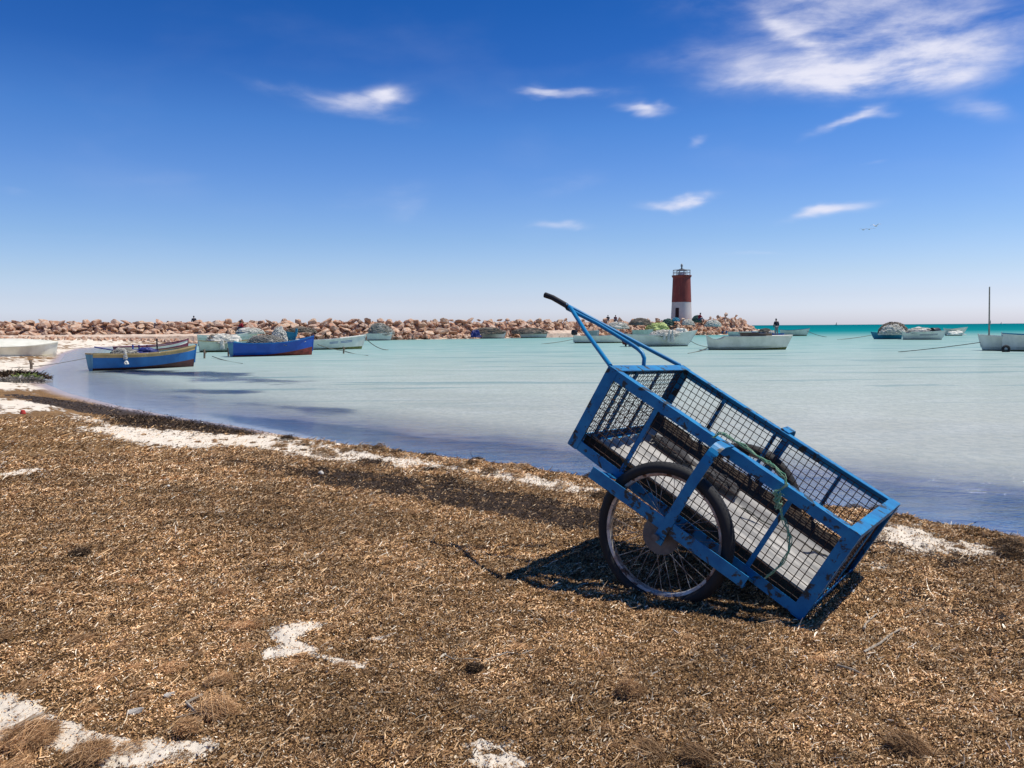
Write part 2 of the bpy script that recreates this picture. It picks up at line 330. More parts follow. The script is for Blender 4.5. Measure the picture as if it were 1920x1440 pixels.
# pale sand patches and dark wrack, given where they lie on the beach
def blob(X, Y, x, y, a, b, tl=0):
    c, s = cos(radians(tl)), sin(radians(tl)); dx = X - x; dy = Y - y
    return np.exp(-(((dx * c - dy * s) / a) ** 2 + ((dx * s + dy * c) / b) ** 2))
SANDB = [(10, 1340, 75, 48, 0, 1.5), (110, 1378, 120, 26, 12, 1.35), (300, 1412, 130, 22, -8, 1.35), (70, 1372, 90, 24, 0, .9), (200, 1395, 120, 20, 0, .7), (535, 1180, 45, 16, 0, .95), (560, 1210, 50, 12, 20, .8), (500, 1222, 50, 8, 0, .6), (590, 1172, 45, 9, -10, .9), (530, 1225, 60, 10, -12, .9), (640, 1240, 65, 9, 10, 1.1), (695, 1197, 52, 8, -4, .75), (905, 1398, 48, 16, 0, 1.25), (935, 1432, 75, 16, 0, 1.1), (880, 1350, 30, 20, 0, .5), (35, 887, 60, 6, -8, 1.3),
  (60, 757, 110, 9, 4, 1.1), (20, 772, 60, 12, 0, .7), (190, 790, 90, 9, 8, .9), (250, 812, 110, 11, 6, 1.1), (330, 828, 95, 10, 2, 1.3), (420, 815, 110, 12, 3, 1.2), (540, 842, 110, 12, 10, 1.2), (660, 856, 100, 12, 8, .9), (600, 830, 60, 8, 8, .75), (770, 868, 80, 10, 8, .66), (980, 898, 90, 12, 9, .72), (890, 884, 60, 9, 9, .6), (1080, 915, 70, 12, 6, .62), (1690, 1010, 70, 26, 5, 1.0), (1760, 1035, 90, 22, 8, .6), (1860, 1035, 90, 18, 8, .7), (1650, 1060, 40, 18, 0, .6), (1560, 985, 70, 14, 5, .6), (1330, 950, 120, 14, 6, .5), (0, 720, 120, 14, 4, 1.0)]
DARKB = [(70, 748, 100, 6, 8, 1.0), (180, 768, 90, 9, 8, 1.2), (280, 785, 100, 9, 6, 1.2), (370, 800, 90, 10, 6, 1.1), (230, 795, 60, 6, 6, .8), (420, 804, 60, 7, 6, .9), (560, 832, 80, 4, 9, .6), (800, 918, 180, 20, 7, 1.05), (980, 950, 160, 22, 8, 1.05), (640, 895, 110, 16, 8, .8), (1100, 975, 110, 26, 6, .9), (460, 868, 90, 10, 6, .6), (1800, 1060, 170, 26, 4, .75), (1720, 1120, 200, 34, 6, .42), (1850, 1210, 130, 60, 0, .35), (1420, 1290, 200, 40, -4, .22), (330, 1250, 200, 50, 0, .25), (700, 1310, 200, 40, 0, .2), (700, 868, 40, 7, 5, .8), (850, 900, 60, 10, 5, .5), (1500, 1010, 150, 20, 4, .5)]
def masks(x, y, z, sdv):
    P = np.stack([x, y, z], -1); X, Y = proj(P)
    front = y > .8
    nz = fbm(x * 2.2, y * 1.6, 5, 5, .6) ; nf = fbm(x * 14, y * 10, 9, 4, .6)
    s = 0; d = 0
    for (a, b, c, e, t, wt) in SANDB: s = s + wt * blob(X, Y, a, b, c, e, -t)
    for (a, b, c, e, t, wt) in DARKB: d = d + wt * blob(X, Y, a, b, c, e, -t)
    s = np.where(front, s, 0) ; d = np.where(front, d, 0)
    far = sstep(y, 19, 30)       # the far beach is open sand with bands of weed
    s = np.maximum(s, far * (.75 + 1.2 * fbm(x * .25, y * .12, 31, 4)))
    vf = fbm(x * 45, y * 34, 19, 3, .6)
    sand = sstep(s + nz * 1.3 + nf * 1.3 + vf * .7, .12, 1.1)
    dark = sstep(d + nz * 1.2 + nf * 1.0 + vf * .5, .25, 1.0)
    shore = sstep(sdv, .34, .05) * sstep(sdv, -.2, 0.02)     # thin weed lip at the water's edge
    dark = np.maximum(dark, shore * sstep(X, 560, 760) * np.where(front, 1, 0) * .6)
    wet = sstep(sdv, .55, .1) * sstep(X, 760, 420)
    return sand * (1 - dark * .9), dark, np.clip(wet, 0, 1)
def ground_z(x, y, sdv):
    land = .155 * (1 - np.exp(-np.maximum(sdv, 0) / 1.7)) + np.maximum(sdv, 0) * .001
    farl = sstep(y, 45, 85) * sstep(sdv, 0, 14) * .42
    P = np.stack([x, y, land], -1); X, Y = proj(P)
    lumps = fbm(x * 3.1, y * 3.1, 21, 4, .55)
    near = sstep(y, 30, 14) 
    berm = np.exp(-((sdv - .55) / .32) ** 2) * (.03 + .16 * np.maximum(lumps + .10, 0) + .05 * np.maximum(fbm(x * 13, y * 13, 41, 3), 0)) * near * np.where(y > 0, sstep(X, 380, 650), 0)
    bump = .022 * fbm(x * 1.3, y * 1.3, 3, 3) + .020 * np.abs(fbm(x * 4, y * 4, 14, 3, .6)) * sstep(sdv, .2, .8) + .055 * np.maximum(fbm(x * 8, y * 8, 44, 3, .6) - .07, 0) * sstep(sdv, .1, .5) * sstep(y, 16, 8) + .034 * fbm(x * 9, y * 9, 4, 3, .65) * sstep(sdv, -.1, .4) + .018 * fbm(x * 38, y * 38, 6, 3, .6) * sstep(y, 14, 6) * sstep(sdv, 0, .2)
    sea = -np.minimum(3.5, .028 * np.maximum(-sdv, 0) + .0006 * np.maximum(-sdv, 0) ** 2) - .012 * sstep(-sdv, 0, .3)
    z = np.where(sdv > 0, land + farl + berm + bump * sstep(sdv, 0, .25), sea + .01 * fbm(x * 1.1, y * 2.2, 8, 3) * sstep(-sdv, 0, 1.5))
    return z
def polar(rs, n, a0, a1):
    th = np.linspace(a0, a1, n); Rr, T = np.meshgrid(rs, th, indexing='ij')
    x = (Rr * np.sin(T)).ravel(); y = (Rr * np.cos(T)).ravel()
    i = np.arange(len(rs) - 1)[:, None] * n + np.arange(n - 1)[None, :]
    f = np.stack([i, i + 1, i + n + 1, i + n], -1).reshape(-1, 4)[:, ::-1]
    return x, y, f
def grid_mesh(name, x, y, z, faces, attrs, mat, smooth=True):
    me = bpy.data.meshes.new(name); nv = len(x); nf = len(faces); k = faces.shape[1]
    me.vertices.add(nv); me.vertices.foreach_set('co', np.stack([x, y, z], -1).astype(np.float32).ravel())
    me.loops.add(nf * k); me.loops.foreach_set('vertex_index', faces.astype(np.int32).ravel())
    me.polygons.add(nf); me.polygons.foreach_set('loop_start', (np.arange(nf) * k).astype(np.int32))
    try: me.polygons.foreach_set('loop_total', np.full(nf, k, np.int32))
    except Exception: pass
    for nm, a in attrs.items():
        at = me.attributes.new(nm, 'FLOAT', 'POINT'); at.data.foreach_set('value', a.astype(np.float32))
    me.materials.append(mat)
    if smooth: me.polygons.foreach_set('use_smooth', np.ones(nf, bool))
    me.update(calc_edges=True); me.validate()
    o = bpy.data.objects.new(name, me); COL.objects.link(o); return o

def ground_material():
    m, k, out = base_mat('beach_ground'); pos = k.new('ShaderNodeNewGeometry').outputs['Position']
    sand = k.attr('sand'); dark = k.attr('dark'); wet = k.attr('wet'); sea = k.attr('sea'); grass = k.attr('weed')
    n1 = k.noise(k.mapping(pos, (1, .8, 1)), 60, 6, .75, .6); n2 = k.noise(pos, 260, 4, .8); n3 = k.noise(pos, 3.2, 5, .6); n4 = k.noise(pos, .9, 4, .6)
    lit = k.ramp(n1, [(0., (.014, .007, .003)), (.38, (.055, .027, .009)), (.50, (.17, .088, .029)), (.62, (.46, .255, .09)), (1., (.78, .50, .22))])
    lit = k.mix(k.sm(n2, .50, .72), lit, (.60, .36, .15)); lit = k.mix(k.sm(n2, .50, .34), lit, (.03, .014, .005))
    lit = k.mix(k.m('MULTIPLY', k.sm(n3, .45, .7), .45), lit, (.12, .065, .024)); lit = k.mix(k.m('MULTIPLY', k.sm(n4, .5, .65), .35), lit, (.46, .275, .115))
    drk = k.ramp(n1, [(0., (.010, .007, .005)), (.5, (.040, .026, .017)), (.62, (.085, .055, .034)), (1., (.25, .18, .12))])
    snd = k.mix(k.sm(n3, .3, .7), (.78, .69, .55), (.70, .60, .46)); snd = k.mix(k.m('MULTIPLY', k.sm(n2, .60, .74), .45), snd, (.30, .21, .13))
    snd = k.mix(k.m('MULTIPLY', k.sm(n1, .62, .74), .35), snd, (.32, .22, .13))
    nf_ = k.noise(pos, 28, 6, .8, .4)
    sandt = k.sm(k.m('ADD', sand, k.m('MULTIPLY', k.m('SUBTRACT', nf_, .5), 2.0)), .36, .62); darkt = k.sm(k.m('ADD', dark, k.m('MULTIPLY', k.m('SUBTRACT', nf_, .5), 1.3)), .35, .60)
    col = k.mix(sandt, lit, snd); col = k.mix(darkt, col, drk)
    wetc = k.mix(k.sm(n4, .3, .7), (.44, .35, .30), (.36, .29, .26)); col = k.mix(k.m('MULTIPLY', wet, k.m('SUBTRACT', 1., k.m('MULTIPLY', dark, .9))), col, wetc)
    bmo = k.noise(k.mapping(pos, (1.2, 2.6, 1)), 1.8, 6, .7, .4); bed = k.mix(k.sm(bmo, .45, .68), (.50, .40, .34), (.22, .17, .17)); weed = k.mix(k.sm(bmo, .42, .62), (.024, .021, .030), (.12, .09, .10))
    col = k.mix(sea, col, k.mix(grass, bed, weed))
    p = k.new('ShaderNodeBsdfPrincipled'); k.l.new(col, p.inputs['Base Color'])
    k.set(p.inputs['Roughness'], k.m('SUBTRACT', .95, k.m('MULTIPLY', wet, .62))); p.inputs['Specular IOR Level'].default_value = .3
    h = k.m('ADD', k.m('MULTIPLY', n1, 1.), k.m('MULTIPLY', n2, .35)); dryb = k.m('SUBTRACT', 1., k.m('MULTIPLY', k.m('MAXIMUM', k.m('MULTIPLY', sandt, .6), wet), .95))
    k.l.new(k.bump(k.m('MULTIPLY', h, dryb), .9, .018), p.inputs['Normal']); k.l.new(p.outputs[0], out.inputs[0]); return m
rs = np.concatenate([np.exp(np.linspace(math.log(.5), math.log(1.9), 60, endpoint=False)), np.exp(np.linspace(math.log(1.9), math.log(13), 700, endpoint=False)), np.exp(np.linspace(math.log(13), math.log(900), 330))])
gx, gy, gf = polar(rs, 820, radians(-60), radians(60))
sdv = sdist(gx, gy); gz = ground_z(gx, gy, sdv); ms, mdk, mw = masks(gx, gy, gz, sdv)
PX, PY = proj(np.stack([gx, gy, np.zeros_like(gx)], -1))
WEEDB = [(900, 845, 330, 26, -7, 1.2), (1100, 872, 200, 22, -8, 1.3), (620, 800, 150, 10, -8, .9), (700, 820, 180, 10, -8, .9), (560, 765, 150, 7, -4, .7), (420, 735, 120, 5, 0, .8), (380, 702, 110, 7, 0, .8), (250, 697, 60, 5, 0, .8), (1400, 905, 260, 34, -7, 1.3), (1750, 940, 220, 32, -7, 1.4), (1950, 965, 160, 40, -7, 1.3), (480, 715, 160, 6, 0, .6), (500, 790, 90, 8, -8, .8), (340, 745, 80, 5, -5, .5)]
def weedmask(x, y, X, Y):
    s = 0
    for (a, b, c, e, t, wt) in WEEDB: s = s + wt * blob(X, Y, a, b, c, e, t)
    return sstep(s + .9 * fbm(x * .9, y * .7, 61, 4, .6), .35, .8) * (y > 1)
wd = weedmask(gx, gy, PX, PY)
ground = grid_mesh('beach_ground', gx, gy, gz, gf, {'sand': ms, 'dark': mdk, 'wet': mw, 'sea': sstep(sdv, .02, -.06), 'weed': wd}, ground_material())
ground.name = 'ground'; tag(ground, kind='structure')

# ------------------------------------------------------------------ water
def water_material():
    m, k, out = base_mat('sea_water'); pos = k.new('ShaderNodeNewGeometry').outputs['Position']
    opac = k.attr('opac'); sepp = k.new('ShaderNodeSeparateXYZ'); k.l.new(pos, sepp.inputs[0]); yy = sepp.outputs[1]
    big = k.noise(k.mapping(pos, (.02, .05, 1)), 1., 4, .6)
    yv = k.m('MULTIPLY', yy, k.m('ADD', .9, k.m('MULTIPLY', big, .2)))
    lg = k.m('DIVIDE', k.m('LOGARITHM', k.m('MAXIMUM', yv, 1.), 10.), 4.)       # 10 m -> .25, 100 m -> .5, 1 km -> .75
    body = k.ramp(lg, [(0., (.41, .42, .37)), (.27, (.42, .435, .375)), (.35, (.36, .43, .375)), (.43, (.255, .395, .355)), (.50, (.20, .355, .32)), (.535, (.06, .26, .26)), (.57, (.004, .19, .20)), (.66, (.001, .155, .175)), (1., (.001, .10, .14))])
    pn = k.noise(k.mapping(pos, (.45, 1.1, 1)), 1., 5, .6, .5)
    body = k.mix(k.m('MULTIPLY', k.m('MULTIPLY', k.sm(pn, .40, .70), k.sm(yy, 120., 50.)), .30), body, (.53, .56, .53))
    pf = k.noise(k.mapping(pos, (3.6, 2.6, 1), (0, 0, radians(7))), 2.0, 6, .72, .5)  # ripple flecks, bright and dark, painted into the water colour
    body = k.mix(k.m('MULTIPLY', k.sm(pf, .40, .66), k.sm(yy, 60., 14., 0., .55)), body, (.25, .29, .27)); body = k.mix(k.m('MULTIPLY', k.sm(pf, .56, .74), k.sm(yy, 60., 14., 0., .5)), body, (.64, .66, .60))
    # floating weed and ripple lines lying along the shore
    st = k.noise(k.mapping(pos, (.085, .62, 1), (0, 0, radians(5))), 1., 4, .62, .6)
    msk = k.m('MULTIPLY', k.sm(st, .585, .615), k.sm(yy, 12., 22.)); msk = k.m('MULTIPLY', msk, k.sm(yy, 150., 70.))
    body = k.mix(k.m('MULTIPLY', msk, .42), body, (.07, .20, .22))
    w1 = k.noise(k.mapping(pos, (1.4, 2.6, 1), (0, 0, radians(12))), 1.6, 5, .62, .4); w2 = k.noise(k.mapping(pos, (1, 1.6, 1), (0, 0, radians(-10))), 13., 3, .6, .3)
    w3 = k.noise(k.mapping(pos, (.12, .35, 1)), 1., 4, .6)
    hh = k.m('ADD', k.m('MULTIPLY', w1, 1.0), k.m('MULTIPLY', w2, .34)); hh = k.m('ADD', hh, k.m('MULTIPLY', w3, 1.5))
    calm = k.attr('calm')
    nb = k.bump(k.m('MULTIPLY', hh, calm), 1., .046)
    df = k.new('ShaderNodeBsdfDiffuse'); k.l.new(body, df.inputs[0]); k.l.new(k.bump(hh, .5, .06), df.inputs['Normal'])
    tr = k.new('ShaderNodeBsdfTransparent'); tr.inputs[0].default_value = (.86, .93, .95, 1)
    mx = k.new('ShaderNodeMixShader'); k.l.new(opac, mx.inputs[0]); k.l.new(tr.outputs[0], mx.inputs[1]); k.l.new(df.outputs[0], mx.inputs[2])
    gl = k.new('ShaderNodeBsdfGlossy'); gl.inputs['Roughness'].default_value = .09; gl.inputs['Color'].default_value = (1, 1, 1, 1); k.l.new(nb, gl.inputs['Normal'])
    fr = k.new('ShaderNodeFresnel'); fr.inputs[0].default_value = 1.33; k.l.new(nb, fr.inputs['Normal'])
    ff = k.m('MINIMUM', k.m('MULTIPLY', fr.outputs[0], .9), k.m('MULTIPLY', k.m('SUBTRACT', .52, k.m('MULTIPLY', opac, .39)), k.sm(yy, 30., 190., 1., .04)))
    m2 = k.new('ShaderNodeMixShader'); k.l.new(ff, m2.inputs[0]); k.l.new(mx.outputs[0], m2.inputs[1]); k.l.new(gl.outputs[0], m2.inputs[2])
    k.l.new(m2.outputs[0], out.inputs[0]); return m
rs = np.concatenate([np.exp(np.linspace(math.log(2.5), math.log(40), 260, endpoint=False)), np.exp(np.linspace(math.log(40), math.log(40000), 160))])
wx, wy, wf = polar(rs, 420, radians(-75), radians(75))
sw = -sdist(wx, wy); WX, WY = proj(np.stack([wx, wy, np.zeros_like(wx)], -1))
wdd = weedmask(wx, wy, WX, WY)
opac = np.clip(sstep(sw, .1, 3.6) * .93 * (1 - .97 * wdd) + sstep(sw, 5, 14) * .35, 0, 1) * (1 - .55 * wdd * sstep(sw, 14, 6))
calm = (.25 + .75 * sstep(sw, 0, 1.5)) * (1 + .1 * wdd)
water = grid_mesh('water', wx, wy, np.zeros_like(wx), wf, {'opac': opac, 'calm': calm}, water_material()); tag(water, kind='structure')

# ------------------------------------------------------------------ litter of dry seagrass
def litter_mat(name, stops, rough=.9):
    m, k, out = base_mat(name); r = k.new('ShaderNodeNewGeometry').outputs['Random Per Island']
    pos = k.new('ShaderNodeNewGeometry').outputs['Position']; a1 = k.noise(pos, .8, 4, .6); a2 = k.noise(pos, 6., 4, .65)
    var = k.m('MULTIPLY', k.sm(a1, .36, .64, .78, 1.42), k.sm(a2, .36, .62, .70, 1.30)); vc = k.new('ShaderNodeCombineXYZ')
    for q in range(3): k.l.new(var, vc.inputs[q])
    p = k.new('ShaderNodeBsdfPrincipled'); k.l.new(k.mix(1., k.ramp(r, stops), vc.outputs[0], 'MULTIPLY'), p.inputs['Base Color']); p.inputs['Roughness'].default_value = rough; p.inputs['Specular IOR Level'].default_value = .25
    k.l.new(p.outputs[0], out.inputs[0]); return m
LM = litter_mat('dry_seagrass_blades', [(0., (.020, .009, .004)), (.22, (.08, .039, .014)), (.42, (.29, .155, .060)), (.64, (.52, .310, .135)), (.86, (.70, .47, .25)), (.94, (.82, .67, .45)), (1., (.86, .77, .60))])
CM = litter_mat('seagrass_chaff_flakes', [(0., (.025, .012, .005)), (.22, (.09, .045, .017)), (.47, (.28, .152, .065)), (.74, (.49, .295, .140)), (.94, (.66, .45, .25)), (.98, (.78, .64, .46)), (1., (.82, .74, .58))])
DM = litter_mat('dark_seagrass_blades', [(0., (.010, .006, .004)), (.50, (.035, .021, .012)), (.80, (.09, .052, .027)), (.94, (.22, .14, .075)), (1., (.45, .32, .19))])
FM = litter_mat('russet_fibre', [(0., (.12, .06, .024)), (.5, (.34, .19, .085)), (.85, (.55, .34, .17)), (1., (.70, .48, .27))])
def blades(name, x, y, z, L, Wd, yaw, tilt, mat, bend=.25):
    n = len(x); c, s = np.cos(yaw), np.sin(yaw); lift = np.sin(tilt) * L
    hx = c * L / 2; hy = s * L / 2; px, py = -s * Wd / 2, c * Wd / 2
    zz = z + .002 + rng.random(n) * .004; mid = L * bend * rng.random(n) * .35
    roll = (rng.random(n) - .5) * Wd * 1.2
    V = np.zeros((n, 6, 3))
    for j, t in enumerate((-1, 0, 1)):
        wv = 1. if t == 0 else .45
        ox = (rng.random(n) - .5) * L * .22 * (t == 0); 
        for q, sg in enumerate((-1, 1)):
            V[:, j * 2 + q, 0] = x + hx * t + px * sg * wv - s * ox; V[:, j * 2 + q, 1] = y + hy * t + py * sg * wv + c * ox
            V[:, j * 2 + q, 2] = zz + lift * (t + 1) / 2 + mid * (t == 0) + roll * sg
    b = (np.arange(n) * 6)[:, None]
    f = np.concatenate([b + np.array([0, 1, 3, 2]), b + np.array([2, 3, 5, 4])], 0)
    V = V.reshape(-1, 3); return grid_mesh(name, V[:, 0], V[:, 1], V[:, 2], f, {}, mat, smooth=False)
def scatter(n, r0, r1, p=-.6, ang=44):
    u = rng.random(n); e = 2 + p; r = (r0 ** e + u * (r1 ** e - r0 ** e)) ** (1 / e); t = radians(ang) * (2 * rng.random(n) - 1)
    return r * np.sin(t), r * np.cos(t), r
x, y, r = scatter(760000, 1.9, 15, -.95)
s_ = sdist(x, y); z = ground_z(x, y, s_); a, b, c = masks(x, y, z, s_)
cl = fbm(x * 2.5, y * 2.5, 77, 5, .7) * 1.3 + .9 * fbm(x * 17, y * 17, 78, 2); keep = (s_ > .12) & (rng.random(len(x)) < (1 - a * .93) * (.74 + 1.3 * cl)) & (rng.random(len(x)) > c)
x, y, z, r, b = (q[keep] for q in (x, y, z, r, b)); n = len(x)
isd = rng.random(n) < b * .92; g_ = 1 + np.maximum(r - 3, 0) * .12
wind = radians(20) + rng.normal(0, 1.0, n)
L = rng.lognormal(math.log(.0105), .6, n) * g_; Wd = rng.uniform(.0013, .0036, n) * g_ * np.where(rng.random(n) < .03, 2., 1.)
tl = np.abs(rng.normal(0, .42, n))
o = blades('seagrass_litter', x[~isd], y[~isd], z[~isd], L[~isd], Wd[~isd], wind[~isd], tl[~isd], LM); tag(o, 'carpet of dry brown seagrass blades and chips over the beach', 'seagrass litter', kind='stuff')
xc, yc, rc = scatter(1150000, 1.9, 10, -.8, 40); sc_ = sdist(xc, yc); zc_ = ground_z(xc, yc, sc_); ac, bc, cc_ = masks(xc, yc, zc_, sc_)
kp = (sc_ > .2) & (rng.random(len(xc)) < (1 - ac * .9) * (1 - bc * .97)) & (rng.random(len(xc)) > cc_); xc, yc, zc_, rc = xc[kp], yc[kp], zc_[kp], rc[kp]; nc = len(xc)
ya_ = rng.random(nc) * 6.283; lc = rng.uniform(.0018, .0048, nc) * (1 + np.maximum(rc - 3, 0) * .15); wc = rng.uniform(.0010, .0022, nc) * (1 + np.maximum(rc - 3, 0) * .15)
ca_, sa_ = np.cos(ya_), np.sin(ya_); VV = np.zeros((nc, 4, 3)); t1 = rng.normal(0, .5, nc) * lc; t2 = rng.normal(0, .5, nc) * wc; zb = zc_ + .002 + rng.random(nc) * .004
for q, (a1, b1) in enumerate(((-1, -1), (1, -1), (1, 1), (-1, 1))):
    VV[:, q, 0] = xc + ca_ * lc * a1 - sa_ * wc * b1; VV[:, q, 1] = yc + sa_ * lc * a1 + ca_ * wc * b1; VV[:, q, 2] = zb + t1 * a1 + t2 * b1
VV = VV.reshape(-1, 3); o = grid_mesh('seagrass_chaff', VV[:, 0], VV[:, 1], VV[:, 2], (np.arange(nc) * 4)[:, None] + np.array([0, 1, 2, 3]), {}, CM, smooth=False); tag(o, 'fine crushed seagrass chaff between the blades on the beach', 'seagrass litter', kind='stuff')
x2, y2, r2 = scatter(90000, 4, 20, -.9, 44); s2 = sdist(x2, y2); z2 = ground_z(x2, y2, s2); a2, b2, c2 = masks(x2, y2, z2, s2); kp = (s2 > -.02) & (rng.random(len(x2)) < b2)
x2, y2, z2, r2 = x2[kp], y2[kp], z2[kp], r2[kp]; n2 = len(x2)
xx = np.concatenate([x[isd], x2]); yy = np.concatenate([y[isd], y2]); zz = np.concatenate([z[isd], z2]); rr_ = np.concatenate([r[isd], r2]); nn = len(xx)
o = blades('dark_wrack', xx, yy, zz, rng.lognormal(math.log(.012), .5, nn) * (1 + np.maximum(rr_ - 3, 0) * .1), rng.uniform(.0015, .004, nn) * (1 + np.maximum(rr_ - 3, 0) * .1), rng.random(nn) * 6.28, np.abs(rng.normal(0, .6, nn)), DM); tag(o, 'dark damp seagrass wrack along the high water line', 'seagrass wrack', kind='stuff')

def tuft_points(cx, cy, cz, R, n, flat=.5, ln=.03, dirv=None):
    ph = rng.random(n) * 6.28; rad = R * np.sqrt(rng.random(n)); h = np.sqrt(np.maximum(0, 1 - (rad / R) ** 2)) * R * flat * rng.random(n) ** .4
    return cx + rad * np.cos(ph), cy + rad * np.sin(ph), cz + h, ph
def fibre_heap(specs, name, mat, dens=900):
    X = []; Y = []; Z = []; LL = []; WW = []; YA = []; TI = []
    for (cx, cy, cz, R, flat, ln, yaw) in specs:
        n = int(dens * (R / .05) ** 1.5 * .6) + 20
        a, b, c, ph = tuft_points(cx, cy, cz, R, n, flat)
        a = cx + (a - cx) * 1.0; st = yaw is not None
        X.append(a); Y.append(b); Z.append(c); LL.append(rng.lognormal(-.6, .5, n) * ln); WW.append(rng.uniform(.0007, .0014, n) * (1 + max(0, hypot(cx, cy) - 3) * .15))
        YA.append(rng.normal(yaw, .8, n) if st else ph + rng.normal(0, 1.2, n)); TI.append(rng.normal(.05, .35, n))
    X, Y, Z, LL, WW, YA, TI = map(np.concatenate, (X, Y, Z, LL, WW, YA, TI))
    return blades(name, X, Y, Z, LL, WW, YA, TI, mat, .4)
# many loose tufts, nobody could count them
x, y, r = scatter(1100, 2.1, 11, -.7, 42); s_ = sdist(x, y); z = ground_z(x, y, s_)
X, Y = proj(np.stack([x, y, z], -1)); wl = np.where((X < 760) | (Y > 1150), 1., .35) * np.where((X < 560) & (Y > 1080), 1, .45); kp = (s_ > .5) & (rng.random(len(x)) < wl); 
sp = [(x[i], y[i], z[i] - .004, rng.uniform(.015, .05) * (1.2 if X[i] < 520 and Y[i] > 1100 else .8), rng.uniform(.25, .55), rng.uniform(.015, .04), rng.normal(.5, .6)) for i in np.nonzero(kp)[0]]
o = fibre_heap(sp, 'fibre_tufts', FM, 800); tag(o, 'loose russet tufts of seagrass fibre strewn over the beach', 'fibre tufts', kind='stuff')
def gz1(x, y):
    a = np.array([x]); b = np.array([y]); return float(ground_z(a, b, sdist(a, b))[0])
def onground(px, py):
    z = .13
    for _ in range(6):
        p = onz(px, py, z); z = gz1(p[0], p[1])
    return np.array([p[0], p[1], z])
ang = rng.random(900); xs_ = rng.uniform(-4, 5, 900); ys_ = rng.uniform(4.2, 13, 900); s_ = sdist(xs_, ys_); X, Y = proj(np.stack([xs_, ys_, 0 * xs_], -1)); kp = (s_ > .12) & (s_ < 1.1) & (X > 520) & (rng.random(900) < .75)
x_k, y_k = xs_[kp], ys_[kp]; z_k = ground_z(x_k, y_k, s_[kp])
for q, (mt_, nm_, lb_) in enumerate(((LM, 'wrack_clumps', 'tan clumps of seagrass heaped on the sand ridge by the water'), (DM, 'dark_wrack_clumps', 'dark clumps of seagrass heaped on the sand ridge by the water'))):
    sp = [(x_k[i], y_k[i], z_k[i] - .01, rng.uniform(.03, .10), rng.uniform(.4, .8), rng.uniform(.03, .06), None) for i in range(len(x_k)) if (i % 5 < 3) == (q == 0)]
    o = fibre_heap(sp, nm_, mt_, 500); tag(o, lb_, 'seagrass wrack', kind='stuff')
x, y, r = scatter(1500, 2.0, 12, -.8, 42); s_ = sdist(x, y); z = ground_z(x, y, s_); m1, m2, m3 = masks(x, y, z, s_); kp = (s_ > .3) & (rng.random(len(x)) > m1 * .8)
sp = [(x[i], y[i], z[i] - .006, rng.lognormal(math.log(.022), .45), rng.uniform(.3, .8), rng.uniform(.008, .018), None) for i in np.nonzero(kp)[0]]
o = fibre_heap(sp, 'matted_lumps', LM, 700); tag(o, 'small matted lumps of dry seagrass all over the beach', 'seagrass litter', kind='stuff')
# single balls and tufts one can pick out
for (px, py, R, flat, ln, yaw, lab) in [
  (1178, 1302, .050, .95, .03, None, 'round pale brown seagrass fibre ball below the cart wheel'),
  (405, 1335, .060, .6, .06, 2.6, 'golden brown fibre tuft leaning left in the lower left litter'),
  (350, 1372, .042, .8, .03, None, 'stubby furry fibre clump beside the lower left sand patches'),
  (60, 1392, .075, .5, .07, .4, 'long combed russet tuft on the bottom left sand'),
  (170, 1422, .060, .6, .05, .6, 'bushy russet tuft between bottom left sand patches'),
  (890, 1258, .034, .7, .025, None, 'small dark fibre clump under the curved grey twig'),
  (1305, 1425, .045, .6, .04, 2.9, 'brown fibre tuft at the bottom right edge of the beach'),
  (150, 1042, .060, .55, .04, None, 'flat dark seagrass clump alone on the left beach'),
  (1700, 1405, .055, .5, .06, 2.7, 'combed brown fibre tuft low down in the right litter'),
  (1215, 1418, .05, .5, .05, 2.7, 'elongated shaggy tuft near the bottom right of the sand spot')]:
    p = onground(px, py); o = fibre_heap([(0, 0, 0, R, flat, ln, yaw)] * 2, 'fibre_tuft', FM if 'dark' not in lab else DM, 1500); o.location = p; tag(o, lab, 'fibre tuft')
# twig, stones, chips
def twig(px, r, lab, name='twig', cat='twig'):
    mb = MB(); P = [onground(*q) + np.array([0, 0, r + random.uniform(0, .012)]) for q in px]; o0 = P[0].copy()
    mb.tube([p - o0 for p in P], r, 6, rad=[r * random.uniform(.7, 1.2) * (1 - .6 * i / len(P)) for i in range(len(P))])
    o = mb.build(name, M['driftwood'], smooth=True, loc=o0); tag(o, lab, cat)
twig([(835, 1232), (850, 1238), (880, 1240), (910, 1240), (935, 1234), (950, 1228), (975, 1229), (1000, 1222), (1020, 1218)], .004, 'long curved grey twig lying below the cart shadow')
twig([(1620, 1185), (1622, 1175), (1640, 1160), (1650, 1150)], .006, 'short bent pale root right of the cart corner')
twig([(1570, 1250), (1600, 1262), (1625, 1272), (1650, 1268)], .005, 'pale split stick on the litter right of the cart')
twig([(1620, 1225), (1650, 1210), (1670, 1195), (1690, 1183)], .006, 'dark crooked twig on the litter right of the cart')
twig([(380, 1310), (350, 1325), (370, 1342), (330, 1352)], .006, 'pale forked stick in the lower left litter')
twig([(30, 1372), (50, 1355), (80, 1345)], .008, 'brown stick on the bottom left sand edge')
